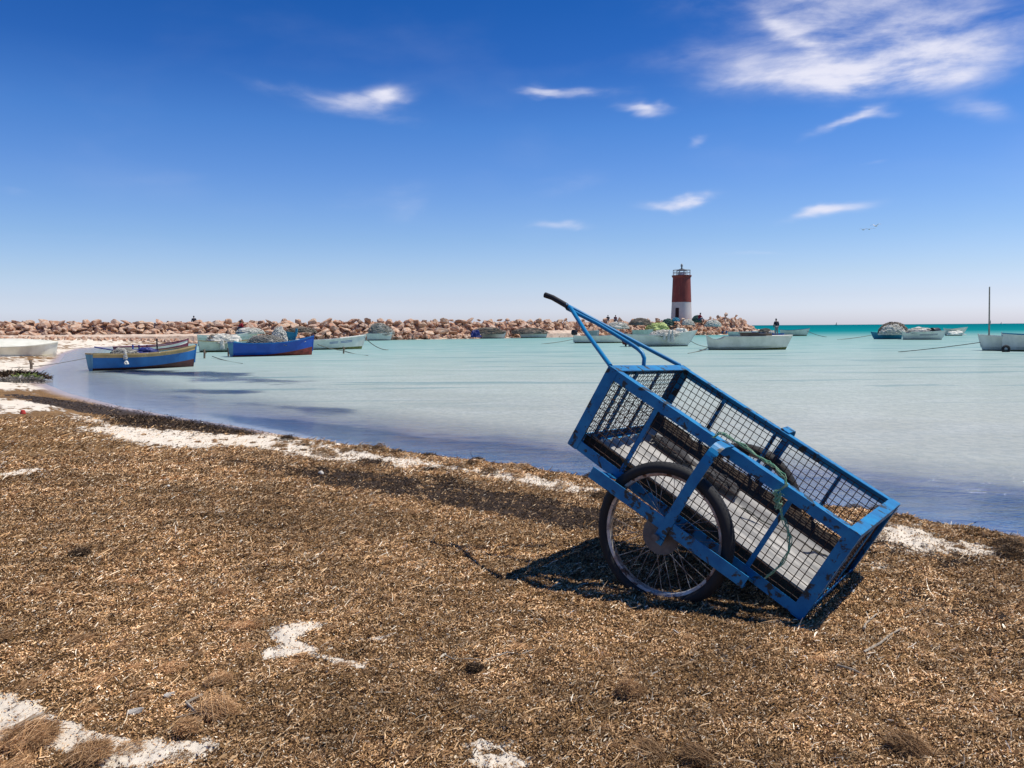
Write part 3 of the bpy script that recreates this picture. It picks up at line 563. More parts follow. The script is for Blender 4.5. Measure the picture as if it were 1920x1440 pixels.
def hullrock(seed, n=16, e=(1, .8, .7), rough=.05, sub=True):
    rd = random.Random(seed); bm = bmesh.new()
    for i in range(n):
        v = Vector((rd.gauss(0, 1), rd.gauss(0, 1), rd.gauss(0, 1))).normalized(); k = rd.uniform(.85, 1.1)
        bm.verts.new((v.x * e[0] * k, v.y * e[1] * k, v.z * e[2] * k))
    r = bmesh.ops.convex_hull(bm, input=bm.verts); bmesh.ops.delete(bm, geom=[v for v in bm.verts if not v.link_faces], context='VERTS')
    if sub:
        bmesh.ops.bevel(bm, geom=list(bm.edges), offset=.035, segments=1, affect='EDGES', profile=.6)
        bmesh.ops.triangulate(bm, faces=bm.faces); 
        bmesh.ops.subdivide_edges(bm, edges=[e for e in bm.edges if e.calc_length() > .35], cuts=2, use_grid_fill=True)
        from mathutils import noise as mn
        for v in bm.verts:
            d = mn.noise(v.co * 2.3 + Vector((seed * 3.1, 0, 0))) * rough * 1.2 + mn.noise(v.co * 6 + Vector((seed, 5, 0))) * rough * .8
            v.co += v.co.normalized() * d
    bmesh.ops.recalc_face_normals(bm, faces=bm.faces)
    me = bpy.data.meshes.new('boulder'); bm.to_mesh(me); bm.free(); return me
stone_me = hullrock(501, 14, (1, .7, .5)); stone_me.materials.append(M['stone'])
for (px, py, s, lab) in [(602, 889, .05, 'white stone on dark litter below the sand ridge'), (415, 1330 - 370, .03, 'small pale stone in the middle left litter'), (318, 1365 - 60, .022, 'small white pebble in the lower left litter'), (255, 1337, .03, 'white chip above the lower left sand patch'), (1600, 1110, .02, 'white pebble at the right corner shadow of the cart'), (675, 1322, .013, 'tiny white shell chip in the bottom middle litter'), (316, 913, .03, 'flat pale stone beside a dark scrap on the left litter')]:
    p = onground(px, py); o = bpy.data.objects.new('stone', stone_me.copy()); COL.objects.link(o); o.location = p + np.array([0, 0, s * .25]); o.scale = (s,) * 3; o.rotation_euler = (0, 0, px); tag(o, lab, 'stone')
mb = MB(); mb.lathe([(0, .0), (.045, .0), (.05, .01), (.035, .07), (.0, .085)], 12); p = onground(43, 776)
o = mb.build('plastic_cap', M['redplastic'], loc=p); o.scale = (.9,) * 3; tag(o, 'red plastic float washed up on the left sand', 'float')

# ------------------------------------------------------------------ breakwater
def crest(t):   # t in picture columns 0..1430: front foot of the wall on the plan
    xs = [-140, 0, 400, 750, 1100, 1290, 1400, 1440]; ds = [80, 86, 93, 101, 118, 127, 134, 137]
    d = np.interp(t, xs, ds); return np.array([(t - 960) / F * d, d])
variants = []
for i in range(16):
    e = [(1, .8, .62), (1.2, .8, .5), (.95, .9, .75), (1.35, .8, .48)][i % 4]; me = hullrock(i + 1, random.randint(9, 14), e); me.materials.append(M['rock']); variants.append(me)
GR = 'boulders of the breakwater'; RLAB = 'rough tan limestone boulder piled in the long breakwater'
cnt = 0
def put_rock(x, y, z, s):
    global cnt
    o = bpy.data.objects.new('boulder', variants[random.randrange(16)]); COL.objects.link(o)
    o.location = (x, y, z); o.rotation_euler = (random.uniform(-.5, .5), random.uniform(-.5, .5), random.uniform(0, 6.28)); o.scale = (s * random.uniform(.85, 1.25), s * random.uniform(.85, 1.2), s * random.uniform(.8, 1.05))
    tag(o, RLAB, 'boulder', GR); cnt += 1
cols = []
tt = -60.
while tt < 1425:
    d = crest(tt)[1]; cols.append(tt); tt += 1.22 * F / d * (1.0 if tt < 1000 else 1.12)
rows = 5
rub = []
for ci, t in enumerate(cols):
    d0 = crest(t); gzb = .55 if t < 420 else max(.0, .55 - (t - 420) / 300 * .55)
    top = 2.65 + (.75 * exp(-((t - 1375) / 35.) ** 2)) - .0 * t
    if t > 1395: top -= (t - 1395) / 35. * 1.7
    for rI in range(rows):
        f = (rI + random.uniform(-.15, .15)) / (rows - 1); s = random.choice((.45, .6, .7, .8, .95)) * random.uniform(.9, 1.1) * (1.0 if t < 1000 else .85)
        if random.random() < .12: s *= .7
        if rI == 0: s *= .85
        t2 = t + random.uniform(-7, 7) + (10 if rI % 2 else 0); c = crest(t2)
        tp = 2.65 + .75 * exp(-((t2 - 1375) / 35.) ** 2) - max(0, t2 - 1390) / 35. * 1.9
        zt = min(gzb, tp - .4) + .2 + f * (tp - gzb - .2 - s * .55)
        if zt < -.2: continue
        if cnt < 297: put_rock(c[0], c[1] + .6 + f * 2.6 + random.uniform(-.25, .25), zt, s)
        else: rub.append((c[0], c[1] + .6 + f * 2.6, zt, s))
# rubble behind, between and on the back slope of the wall, as one mass
for t in np.arange(-140, 1432, 6.):
    top = 2.5 + .7 * exp(-((t - 1375) / 35.) ** 2) - (max(0, t - 1395) / 35 * 1.8)
    for k in range(16):
        f = random.random(); c = crest(t + random.uniform(-8, 8)); s = random.uniform(.4, .75)
        rub.append((c[0], c[1] + 1.0 + f * 2.9 + random.random() * .5, max(-.2, f * (top - .55)) , s))
    for k in range(2):
        c = crest(t + random.uniform(-8, 8)); rub.append((c[0], c[1] + 4.6 + random.random() * 3, top - .7 - random.random() * .9, random.uniform(.6, .8)))
# small stones at the foot, along the sand on the left
for i in range(700):
    t = random.uniform(-120, 700); c = crest(t); off = -random.random() ** 1.4 * 9 - .3
    x, y = c[0], c[1] + off; zz_ = gz1(x, y)
    if zz_ > -.35: rub.append((x, y, zz_ + .02, random.uniform(.12, .42)))
for i in range(200):
    t = random.uniform(640, 1425); c = crest(t); rub.append((c[0], c[1] - random.random() * 1.0 + .3, .1 + random.random() * .3, random.uniform(.25, .55)))
V = []; Fc = []; nb = 0
low = [hullrock(900 + i, 12, (1, .8, .7), sub=False) for i in range(10)]
lowd = []
for me in low:
    lowd.append((np.array([v.co[:] for v in me.vertices]), [tuple(p.vertices) for p in me.polygons])); bpy.data.meshes.remove(me)
for (x, y, z, s) in rub:
    vv, ff = random.choice(lowd); q = Quaternion((random.gauss(0, 1), random.gauss(0, 1), random.gauss(0, 1), random.gauss(0, 1))).normalized(); Rm = np.array(q.to_matrix())
    V.append((vv * s) @ Rm.T + np.array([x, y, z])); Fc += [tuple(nb + i for i in f) for f in ff]; nb += len(vv)
me = bpy.data.meshes.new('rubble'); me.from_pydata(np.vstack(V).tolist(), [], Fc); me.materials.append(M['rock'])
o = bpy.data.objects.new('breakwater_rubble', me); COL.objects.link(o); tag(o, 'smaller broken stone filling the breakwater and strewn along its foot', 'rubble', kind='stuff')
# rough path of crushed pale stone in front of the wall on the left
def band(name, t0, t1, off0, off1, z0, z1, n, mat, lab):
    mb = MB(); P = []
    for i in range(n + 1):
        t = t0 + (t1 - t0) * i / n; c = crest(t); j = random.uniform(-.12, .12); e = min(1, i / 4, (n - i) / 4)
        P += [(c[0], c[1] + off0 + j, -.2), (c[0], c[1] + off0 + .25 + j, z0 * e + j * .3), (c[0], c[1] + (off0 + off1) / 2, z1 * e + random.uniform(-.04, .06)), (c[0], c[1] + off1, z1 * e)]
    fs = []
    for i in range(n):
        for k in range(3): fs.append((i * 4 + k, i * 4 + 4 + k, i * 4 + 5 + k, i * 4 + 1 + k))
    mb.add(P, fs); return mb.build(name, mat, smooth=True)
M['pathm'] = pmat('pale_crushed_stone', (.66, .53, .40), (.50, .37, .27), 1.2, .95, bump=.8, bd=.05, spots=(.33, .2, .13), spot_scale=2.2, spot_t=.6)
tag(band('path', -140, 440, -2.6, .6, .72, .95, 90, M['pathm'], ''), kind='structure')
tag(band('path', 985, 1092, -1.6, .8, .55, .95, 30, M['pathm'], ''), kind='structure')

# ------------------------------------------------------------------ lighthouse
lp = ondist(1277.5, 600, 134.); LZ = 1.6
lt = empty('lighthouse', (lp[0], lp[1], LZ), radians(-90), 'stout round lighthouse, dark red above white, near the breakwater end', 'lighthouse')
zw = 5.45 - LZ; ztop = 9.7 - LZ
rf = lambda z: 1.78 - .36 * (z / ztop) ** .8
mb = MB(); mb.lathe([(rf(0), 0)] + [(rf(zw * i / 8), zw * i / 8) for i in range(1, 9)], 48); mb.build('tower_base', M['lh_white'], lt, True)
mb = MB(); mb.lathe([(rf(zw) + .02, zw - .05)] + [(rf(zw + (ztop - zw) * i / 10) + .02, zw + (ztop - zw) * i / 10) for i in range(0, 11)], 48); mb.build('tower_shaft', M['lh_red'], lt, True)
mb = MB(); r1 = rf(ztop); mb.lathe([(r1 - .02, ztop - .35), (r1 + .16, ztop - .12), (r1 + .2, ztop), (r1 + .2, ztop + .12), (0, ztop + .13)], 48); mb.build('cornice', M['lh_red'], lt, True)
mb = MB(); rr0 = r1 - .02
for k in range(14):
    a = 2 * pi * k / 14; mb.tube([(rr0 * cos(a), rr0 * sin(a), ztop + .1), (rr0 * cos(a), rr0 * sin(a), ztop + 1.0)], .035, 6)
for h in (.98, .55): mb.tube([(rr0 * cos(2 * pi * k / 40), rr0 * sin(2 * pi * k / 40), ztop + h) for k in range(41)], .045, 6, cap=False)
mb.build('railing', M['rail'], lt)
mb = MB(); mb.lathe([(.62, ztop + .12), (.62, ztop + .62), (.5, ztop + .66), (0, ztop + .68)], 20); mb.build('lantern_room', M['glass'], lt, True)
mb = MB(); mb.lathe([(.85, ztop + .95), (.5, ztop + 1.12), (.12, ztop + 1.25), (.1, ztop + 1.5), (0, ztop + 1.5)], 20)
for k in range(4):
    a = pi / 4 + k * pi / 2; mb.tube([(.8 * cos(a), .8 * sin(a), ztop + .1), (.8 * cos(a), .8 * sin(a), ztop + .98)], .04, 6)
mb.build('lantern_roof', M['black'], lt, True)
mb = MB(); mb.lathe([(0, ztop + 1.45), (.17, ztop + 1.55), (.2, ztop + 1.75), (.15, ztop + 1.95), (.05, ztop + 2.05), (0, ztop + 2.06)], 14); mb.build('lamp', M['rail'], lt, True)
mb = MB(); aa = radians(-38)   # door faces the viewer, left of centre (local +x looks to -y of the world)
for i in range(7):
    a0 = aa + radians(-9 + 3 * i) - radians(9) * 0; a1 = a0 + radians(3)
    for z0, z1 in ((.9, 2.85),):
        p = [(rf(z0) * 1.0 + .025) , (rf(z1) + .025)]
        mb.add([(p[0] * cos(a0), p[0] * sin(a0), z0), (p[0] * cos(a1), p[0] * sin(a1), z0), (p[1] * cos(a1), p[1] * sin(a1), z1), (p[1] * cos(a0), p[1] * sin(a0), z1),
                ((p[0] - .1) * cos(a0), (p[0] - .1) * sin(a0), z0), ((p[0] - .1) * cos(a1), (p[0] - .1) * sin(a1), z0), ((p[1] - .1) * cos(a1), (p[1] - .1) * sin(a1), z1), ((p[1] - .1) * cos(a0), (p[1] - .1) * sin(a0), z1)],
               [(0, 1, 2, 3), (4, 7, 6, 5), (0, 4, 5, 1), (3, 2, 6, 7), (0, 3, 7, 4), (1, 5, 6, 2)])
mb.build('door', M['dark'], lt)

# ------------------------------------------------------------------ net heaps, ropes
def heap(name, loc, dims, mat, lab, cat, rz=0., strands=60, seed=1, drape=0, parent=None, sr=.012):
    from mathutils import noise as mn
    bm = bmesh.new(); bmesh.ops.create_icosphere(bm, subdivisions=4, radius=1.)
    for v in bm.verts:
        n = mn.noise(v.co * 1.6 + Vector((seed * 7.3, 1, 2))) * .35 + mn.noise(v.co * 4 + Vector((seed, 1, 2))) * .16 + mn.noise(v.co * 10 + Vector((seed, 9, 2))) * .07
        v.co = v.co * (1 + n); v.co = Vector((v.co.x * dims[0], v.co.y * dims[1], max(-.08, v.co.z) * dims[2]))
    me = bpy.data.meshes.new(name); bm.to_mesh(me); bm.free()
    mb = MB(); mb.add([v.co[:] for v in me.vertices], [tuple(p.vertices) for p in me.polygons]); bpy.data.meshes.remove(me)
    rd = random.Random(seed)
    for i in range(strands):
        a = rd.uniform(0, 6.28); el = rd.uniform(.1, 1.2); P = []
        for j in range(8):
            a += rd.uniform(-.1, .35); el = min(1.5, max(.02, el + rd.uniform(-.2, .2))); k = rd.uniform(1.0, 1.16)
            P.append((cos(a) * cos(el) * dims[0] * k, sin(a) * cos(el) * dims[1] * k, sin(el) * dims[2] * k))
        mb.tube(P, sr, 4, cap=False)
    o = mb.build(name, mat, parent, smooth=False, loc=loc); o.rotation_euler = (0, 0, rz)
    if lab: tag(o, lab, cat)
    return o
def rope(name, pts, r, mat, lab, cat='rope', sag=.0, n=16, jit=0.):
    P = []; pts = [np.array(p, float) for p in pts]
    for i in range(len(pts) - 1):
        for j in range(n):
            t = j / n; q = pts[i] * (1 - t) + pts[i + 1] * t; q = q - np.array([0, 0, sag * 4 * t * (1 - t)]) + np.array([random.uniform(-jit, jit) for _ in range(3)]); P.append(q)
    P.append(pts[-1]); o0 = P[0].copy(); mb = MB(); mb.tube([p - o0 for p in P], r, 6)
    o = mb.build(name, mat, smooth=True, loc=o0); tag(o, lab, cat); return o

# ------------------------------------------------------------------ boats
BG = 'fishing boats lying in the bay'
def boat(label, pl, pr, wy, bow='R', yaw=8., h=.5, beam=None, rise=.5, stern=.08, mats=('bblue', 'bblue', 'darkred'), gun='white', inner='grey', rake=.25, tw=.72, bott=.16, stripe=.0, thwarts=2, z=0., notch=0., post=True, flare=.5, foredeck=0., name='fishing_boat', tpaint=None, length=None, sink=.14, bow_bottom=.0, heel=0., rim=.035):
    cx = (pl + pr) / 2; c = onz(cx, wy, z); dist = hypot(*c[:2]); wpx = (pr - pl); azb = atan2(c[0], c[1])
    ya = radians(yaw); full = wpx / F * c[1] * cos(azb); B = beam or max(.9, full * .32)
    L = length or 1.04 * max(.5, (full - B * tw * abs(sin(ya)) - rake * .8) / cos(ya))
    if z == 0: c[1] += B * .5; c[0] *= (c[1]) / (c[1] - B * .5)
    th = ya - azb if bow == 'R' else pi - ya - azb
    rt = empty(name, (c[0], c[1], z), th, label, 'boat', BG); rt.rotation_euler = (heel, 0, th)
    N = 22
    def gz_(t):
        g = h * (1 + rise * max(0, (t - .35) / .65) ** 2 + stern * (1 - min(1, t / .3)) ** 2)
        if notch and .03 < t < .2: g -= notch * min(1, (t - .03) / .03, (.2 - t) / .03)
        return g
    def bg_(t):
        a = tw + (1 - tw) * sin(pi / 2 * min(1, t / .45)); b = 1 if t < .45 else max(0.015, 1 - ((t - .45) / .55) ** 2.3)
        return B / 2 * a * b
    k0 = -sink
    def kz(t): return k0 + max(0, (t - .88) / .12) ** 2 * (abs(k0) * .6)
    def sec(t, v, inset=0.):
        b = max(.006, bg_(t) - inset); g = gz_(t); kk = kz(t) + inset * 1.2
        yb = b * (flare + (1 - flare) * v) * min(1, (v * 3.2) ** .6 + .02) if v < 1 else b
        zc = kk + (g - kk) * v; xx = L * (t - .5) + rake * (v) * max(0, (t - .55) / .45) ** 2 - rake * .35 * v * (1 - t) ** 3
        return xx, yb, zc
    vs = [0, .06, .14, .24, .36, .5, .64, .78, .88, 1.]
    mb = MB(); st = vs
    for side in (1, -1):
        P = []
        for i in range(N + 1):
            t_ = i / N; lim = bott * h + bow_bottom * max(0, t_ - .35) ** 1.5; vb = (lim - kz(t_)) / (gz_(t_) - kz(t_)); vb = min(.85, max(.06, vb)); vt = max(vb + .02, 1 - (stripe or .15))
            for v in [vb * q for q in (0, .15, .35, .6, .8, 1)] + [vb + (vt - vb) * q for q in (.25, .5, .75, 1)] + [vt + (1 - vt) * .5, 1.]:
                x_, y_, z_ = sec(t_, v); P.append((x_, side * y_, z_))
        m = 12
        for i in range(N):
            for j in range(m - 1):
                mb.cur = 2 if j < 5 else (1 if (stripe and j >= 9) else 0)
                a = i * m + j; q = [P[a], P[a + 1], P[a + m + 1], P[a + m]]; mb.add(q, [(0, 1, 2, 3)])
    mb.build('hull', [M[mats[0]], M[mats[1]], M[mats[2]]], rt, True)
    # transom
    mb = MB(); P = []
    for v in vs: x_, y_, z_ = sec(0, v); P.append((x_ , y_, z_)); P.append((x_, -y_, z_))
    for j in range(len(vs) - 1): mb.add([P[2 * j], P[2 * j + 1], P[2 * j + 3], P[2 * j + 2]], [(0, 1, 2, 3)]); mb.add([(p[0] + .05, p[1] * .97, p[2]) for p in (P[2 * j], P[2 * j + 1], P[2 * j + 3], P[2 * j + 2])], [(3, 2, 1, 0)])
    mb.build('transom', M[tpaint or mats[0]], rt)
    # inside skin and floor
    mb = MB(); ins = .045
    for side in (1, -1):
        P = []
        for i in range(N + 1):
            for v in (.3, .55, .8, .995):
                x_, y_, z_ = sec(i / N, v, ins); P.append((x_, side * y_, z_))
        for i in range(N):
            for j in range(3): a = i * 4 + j; mb.add([P[a], P[a + 1], P[a + 5], P[a + 4]], [(0, 1, 2, 3)])
    for i in range(N):
        x0, y0, z0 = sec(i / N, .3, ins); x1, y1, z1 = sec((i + 1) / N, .3, ins); mb.add([(x0, -y0, z0), (x0, y0, z0), (x1, y1, z1), (x1, -y1, z1)], [(0, 1, 2, 3)])
    mb.build('inner_hull', M[inner], rt)
    mb = MB()
    for side in (1, -1):
        pth = []
        for i in range(N + 1): x_, y_, z_ = sec(i / N, 1); pth.append((x_, side * y_, z_ + .012))
        rings = []
        for (x_, y_, z_) in pth:
            s_2 = side; rings.append([(x_, y_ + s_2 * rim, z_ - .03), (x_, y_ + s_2 * rim, z_ + .02), (x_, y_ - s_2 * .05, z_ + .02), (x_, y_ - s_2 * .05, z_ - .03)])
        vsr = [q for r in rings for q in r]; fs = [(0, 1, 2, 3), tuple(len(vsr) - 4 + k for k in range(4))]
        for i in range(N):
            for k in range(4): fs.append((i * 4 + k, i * 4 + (k + 1) % 4, i * 4 + 4 + (k + 1) % 4, i * 4 + 4 + k))
        mb.add(vsr, fs)
    x_, y_, z_ = sec(0, 1); mb.box((x_ - .02, -y_ + .05, z_ - .02), (x_ + .06, y_ - .05, z_ + .03))
    mb.build('gunwale', M[gun], rt)
    for k in range(thwarts):
        t = .22 + .3 * k; x_, y_, z_ = sec(t, .82, ins); mb = MB(); mb.box((x_ - .12, -y_ + .004, z_ - .03), (x_ + .12, y_ - .004, z_)); mb.build('thwart', M['wood' if k % 2 else inner], rt)
    if foredeck:
        mb = MB(); n0 = int(N * (1 - foredeck))
        for i in range(n0, N):
            a = sec(i / N, 1); b = sec((i + 1) / N, 1); u = .022 + (0.03 if i > n0 else 0.0)
            mb.add([(a[0], -a[1] * .96, a[2] + .02), (a[0], a[1] * .96, a[2] + .02), (b[0], b[1] * .96, b[2] + .02), (b[0], -b[1] * .96, b[2] + .02), (a[0], 0, a[2] + .06), (b[0], 0, b[2] + .06)], [(0, 4, 5, 3), (4, 1, 2, 5)])
        a = sec(n0 / N, 1); mb.box((a[0] - .03, -a[1] * .94, a[2] - .2), (a[0], a[1] * .94, a[2] + .02)); mb.build('foredeck', M[gun], rt)
    if post:
        mb = MB(); mb.ribbon([(sec(1, v)[0] + .012, 0, sec(1, v)[2]) for v in (.25, .4, .6, .8, 1.)] + [(sec(1, 1)[0] + .02, 0, sec(1, 1)[2] + .07)], (0, .05, 0), .05); mb.build('stem_post', M[mats[0]], rt)
    rt['L'] = L; rt['B'] = B; del rt['L']; del rt['B']
    return rt, L, B, sec
def wpt(rt, x, y, z):   # local to world
    bpy.context.view_layer.update(); return np.array(rt.matrix_world @ Vector((x, y, z)))
def inboat(bt, fx, fy, z): return wpt(bt[0], bt[1] * (fx - .5), bt[2] * fy, z)

b1 = boat('bright blue wooden boat with ochre stripe and dark red bottom, nearest the left beach', 165, 376, 692.5, 'R', 18, .58, 1.4, .44, .05, ('bblue', 'ochre', 'darkred'), 'ochre', 'turq', .12, .7, .14, .17, bow_bottom=.45, tpaint='turq')
b1b = boat('maroon railed boat tucked behind the bright blue ochre striped boat', 215, 358, 674, 'R', 19, .64, 1.3, .50, .0, ('purple', 'white', 'darkred'), 'purple', 'grey', .1, stripe=.16, bott=.2)
b2 = boat('deep blue wooden boat with brick red bottom at the bow, piled with nets', 430, 593, 668, 'R', 18, .70, 1.6, .50, .1, ('bblue2', 'bblue2', 'red'), 'bblue', 'turq', .12, .7, .12, 0, bow_bottom=.75, tpaint='turq')
b3 = boat('pale grey green boat with tarpaulin and nets, stern behind the two blue boats', 374, 500, 660, 'R', 6, .68, 1.5, .3, .1, ('palegreen', 'palegreen', 'weedy'), 'ochre', 'grey', .1, .8)
b4 = boat('long white boat with weedy bottom whose bow shows right of the deep blue boat', 520, 682, 656, 'R', 6, .66, 1.5, .5, .0, ('white', 'white', 'weedy'), 'white', 'grey', .35, .7, .12, 0, foredeck=.25, bow_bottom=.25)
b5 = boat('pale green boat with high rail, farthest behind the deep blue net boat', 372, 482, 648, 'R', 4, .9, 1.6, .45, .1, ('palegreen', 'white', 'weedy'), 'white', 'turq', .1, stripe=.2)
b6 = boat('white dinghy with grey net heap moored under the breakwater', 688, 733, 638.5, 'R', 0, .8, 1.3, .2, .05, ('white', 'white', 'grey'), 'white', 'grey', .2)
b7 = boat('small white boat beside the blue tarpaulin bundle', 904, 946, 634.5, 'R', 0, .62, 1.2, .2, .0, ('white', 'white', 'grey'), 'white', 'grey', .2)
b8 = boat('small white boat, second from the blue tarpaulin bundle', 976, 1024, 633.5, 'R', 0, .58, 1.2, .3, .0, ('white', 'white', 'weedy'), 'white', 'grey', .2, foredeck=.2)
b9 = boat('white motor boat with black outboard, seen through the cart handles', 1076, 1172, 643.5, 'R', 2, .62, 1.7, .2, .1, ('white', 'white', 'weedy'), 'white', 'grey', .3)
b10 = boat('little grey boat behind the white motor boat with the black outboard', 1098, 1122, 632, 'R', 0, .85, 1.2, .15, .0, ('grey', 'white', 'grey'), 'white', 'grey', .1, thwarts=1)
b11 = boat('grey green boat against the rocks, left one of the pair behind the net draped boat', 1186, 1222, 632.5, 'R', 0, .95, 1.5, .1, .0, ('palegreen', 'white', 'grey'), 'palegreen', 'grey', .2)
b12 = boat('grey green boat against the rocks, right one of the pair behind the net draped boat', 1219, 1250, 632, 'R', 0, .8, 1.4, .1, .0, ('palegreen', 'palegreen', 'grey'), 'palegreen', 'grey', .2, thwarts=1)
b13 = boat('white boat with a pale net draped over its side below the lighthouse', 1172, 1296, 650, 'R', 6, .82, 1.9, .4, .1, ('white', 'white', 'weedy'), 'white', 'grey', .7, .7, .08)
b14 = boat('long flat cream white boat with stern cut-out, nearest in open water', 1322, 1478, 656.5, 'R', 5, .80, 1.9, .06, .08, ('cream', 'cream', 'weedy'), 'cream', 'wood', .42, .85, .05, 0, notch=.2, foredeck=.24, post=False, thwarts=1, flare=.72, sink=.1, bow_bottom=.25)
b15 = boat('low white boat moored off the breakwater tip', 1364, 1432, 631, 'R', 2, .62, 1.8, .25, .0, ('white', 'white', 'grey'), 'white', 'grey', .6, foredeck=.3)
b16 = boat('small blue boat touching the rocks near the breakwater tip', 1344, 1362, 627.5, 'R', 0, .5, 1.0, .2, .0, ('bblue', 'turq', 'darkred'), 'turq', 'turq', .1, thwarts=1)
b17 = boat('blue bowed boat carrying nets and the standing man', 1412, 1470, 633.5, 'L', 6, .50, 1.6, .45, .0, ('bblue2', 'bblue2', 'darkred'), 'bblue', 'grey', .3)
b18 = boat('white boat with light blue gunwale right of the standing man', 1462, 1514, 630, 'R', 3, .8, 1.8, .3, .1, ('cream', 'cream', 'weedy'), 'bblue', 'bblue', .4, rim=.05)
b19 = boat('turquoise boat with a domed net heap on the right of the bay', 1636, 1692, 636, 'L', 5, .55, 1.6, .3, .1, ('turq', 'turq', 'turq'), 'turq', 'grey', .3)
b20 = boat('white boat with a black barrel and side stripes, touching the turquoise boat', 1690, 1768, 637.2, 'R', 4, .75, 1.8, .15, .1, ('white', 'white', 'darkred'), 'white', 'wood', .35, .8, .06, 0, notch=.15)
b21 = boat('white boat moored farthest right behind the barrel boat', 1768, 1808, 629.5, 'R', 5, .85, 1.9, .25, .1, ('white', 'white', 'weedy'), 'white', 'grey', .6)
b22 = boat('weathered white boat with a mast at the right edge', 1836, 1905, 658, 'L', 7, .78, 1.5, .12, .0, ('white', 'white', 'weedy'), 'white', 'wood', .22, .8, .06)
b23 = boat('white boat with dark rail cut off by the right picture edge', 1878, 1985, 659.5, 'L', 4, .88, 1.7, .1, .0, ('white', 'white', 'weedy'), 'turq', 'grey', .1, .8, .08)
b24 = boat('large white boat drawn up on the sand at the far left', -75, 110, 673, 'R', 3, .78, 1.9, .02, .0, ('cream', 'cream', 'cream'), 'cream', 'cream', .12, .9, .04, 0, z=.0, post=False, foredeck=.95, heel=radians(12), flare=.8, rim=.05)
b24[0].location.z = .06
# stripes with lettering-like registration strokes
def side_marks(bt, f0, f1, zf, n, mat, name='painted_stripe', side=-1):
    sec = bt[3]
    for k in range(n):
        mb = MB(); v0 = zf + .09 * k; P = []
        for i in range(9):
            t = f0 + (f1 - f0) * i / 8; a = sec(t, v0); b = sec(t, v0 + .035); P += [(a[0], side * (a[1] + .008), a[2]), (b[0], side * (b[1] + .008), b[2])]
        for i in range(8): mb.add([P[2 * i], P[2 * i + 1], P[2 * i + 3], P[2 * i + 2]], [(0, 1, 2, 3)])
        mb.build(name, mat, bt[0])
side_marks(b4, .60, .70, .66, 2, M['bblue2']); side_marks(b4, .73, .86, .66, 2, M['bblue2']); side_marks(b20, .42, .86, .62, 2, M['navy'])
# outboards
def outboard(bt, z=.35, mat='black', leg='white', lab='', fx=-.01):
    rt = empty('outboard_motor', tuple(inboat(bt, fx, 0, z)), bt[0].rotation_euler[2], lab, 'outboard motor')
    mb = MB(); mb.lathe([(0, .62), (.14, .6), (.2, .5), (.22, .3), (.17, .18), (0, .16)], 14); o = mb.build('cowl', M[mat], rt, True); o.scale = (1.35, .9, 1.1)
    mb = MB(); mb.box((-.08, -.06, -.5), (.05, .06, .2)); mb.box((-.16, -.1, -.36), (.08, .1, -.33)); mb.tube([(.1, 0, .2), (.6, 0, .34)], .025, 6); mb.build('leg', M[leg], rt)
    return rt
outboard(b9, .55, lab='black cowled outboard on the stern of the white boat behind the handles')
outboard(b13, -.05, 'red', 'black', lab='dark red outboard tilted at the stern of the net draped boat', fx=-.06)
# mast, fenders, barrel
p = inboat(b22, .88, -.1, .1); mb = MB(); hm = (660 - 545) / F * p[1]; mb.tube([(0, 0, 0), (.03, 0, hm * .5), (.07, 0, hm)], .055, 8, rad=[.042, .04, .034]); o = mb.build('mast', M['driftwood'], b22[0], True); bpy.context.view_layer.update(); o.location = (b22[1] * .30, -.1, .1)
p = inboat(b22, .0, -.6, .12); mb = MB(); R_, r_ = .17, .07; mb.tube([(R_ * cos(a * pi / 10), 0, R_ * sin(a * pi / 10)) for a in range(21)], r_, 8, cap=False)
o = mb.build('tyre_fender', M['tyre'], None, True, loc=onz(1884, 655, .14) + np.array([0, -.1, 0])); tag(o, 'black tyre fender hanging between the two right edge boats', 'fender')
p = inboat(b20, .74, 0, .72); mb = MB(); mb.lathe([(0, 0), (.42, 0), (.44, .05), (.42, .5), (.44, .9), (.42, .95), (0, .95)], 20, ax='y'); o = mb.build('barrel', M['black'], None, True, loc=p); o.rotation_euler = (0, 0, radians(-60)); tag(o, 'black barrel lying in the white striped boat', 'barrel')
mb = MB()
for (a, b) in ((-.5, -.25), (-.3, -.1), (0.05, .0), (.45, .1)): mb.tube([(a * 1.2, b, .1), (a * 1.2 + .04, b, .95)], .03, 6)
# thole posts in the first blue boat
for fx, hh_, m_ in ((.44, .42, 'bblue2'), (.50, .40, 'navy'), (.58, .40, 'purple'), (.68, .62, 'black')):
    mb = MB(); mb.tube([(0, 0, 0), (0, 0, hh_)], .028, 6); o = mb.build('oar_post', M[m_], b1[0]); o.location = (b1[1] * (fx - .5), b1[2] * .36, .5)
o = heap('tarpaulin', tuple(inboat(b1, .52, .12, .56)), (.5, .35, .22), M['navy'], 'navy tarpaulin bundle lying in the ochre striped blue boat', 'tarpaulin', strands=0, seed=3)
o = heap('net', tuple(inboat(b1, .32, .0, .52)), (.5, .4, .25), M['net_grey'], 'small grey net heap near the stern of the ochre striped blue boat', 'fishing net', strands=50, seed=4)
heap('net', tuple(inboat(b1, .27, -.46, .42)), (.07, .07, .30), M['net_white'], 'white rope bundle hanging over the ochre stripe of the blue boat', 'rope bundle', strands=30, seed=5, sr=.014)
heap('buoy', tuple(inboat(b1, .275, -.50, .22)), (.08, .08, .12), M['white'], 'small white float hanging on the side of the ochre striped boat', 'float', strands=0, seed=6)
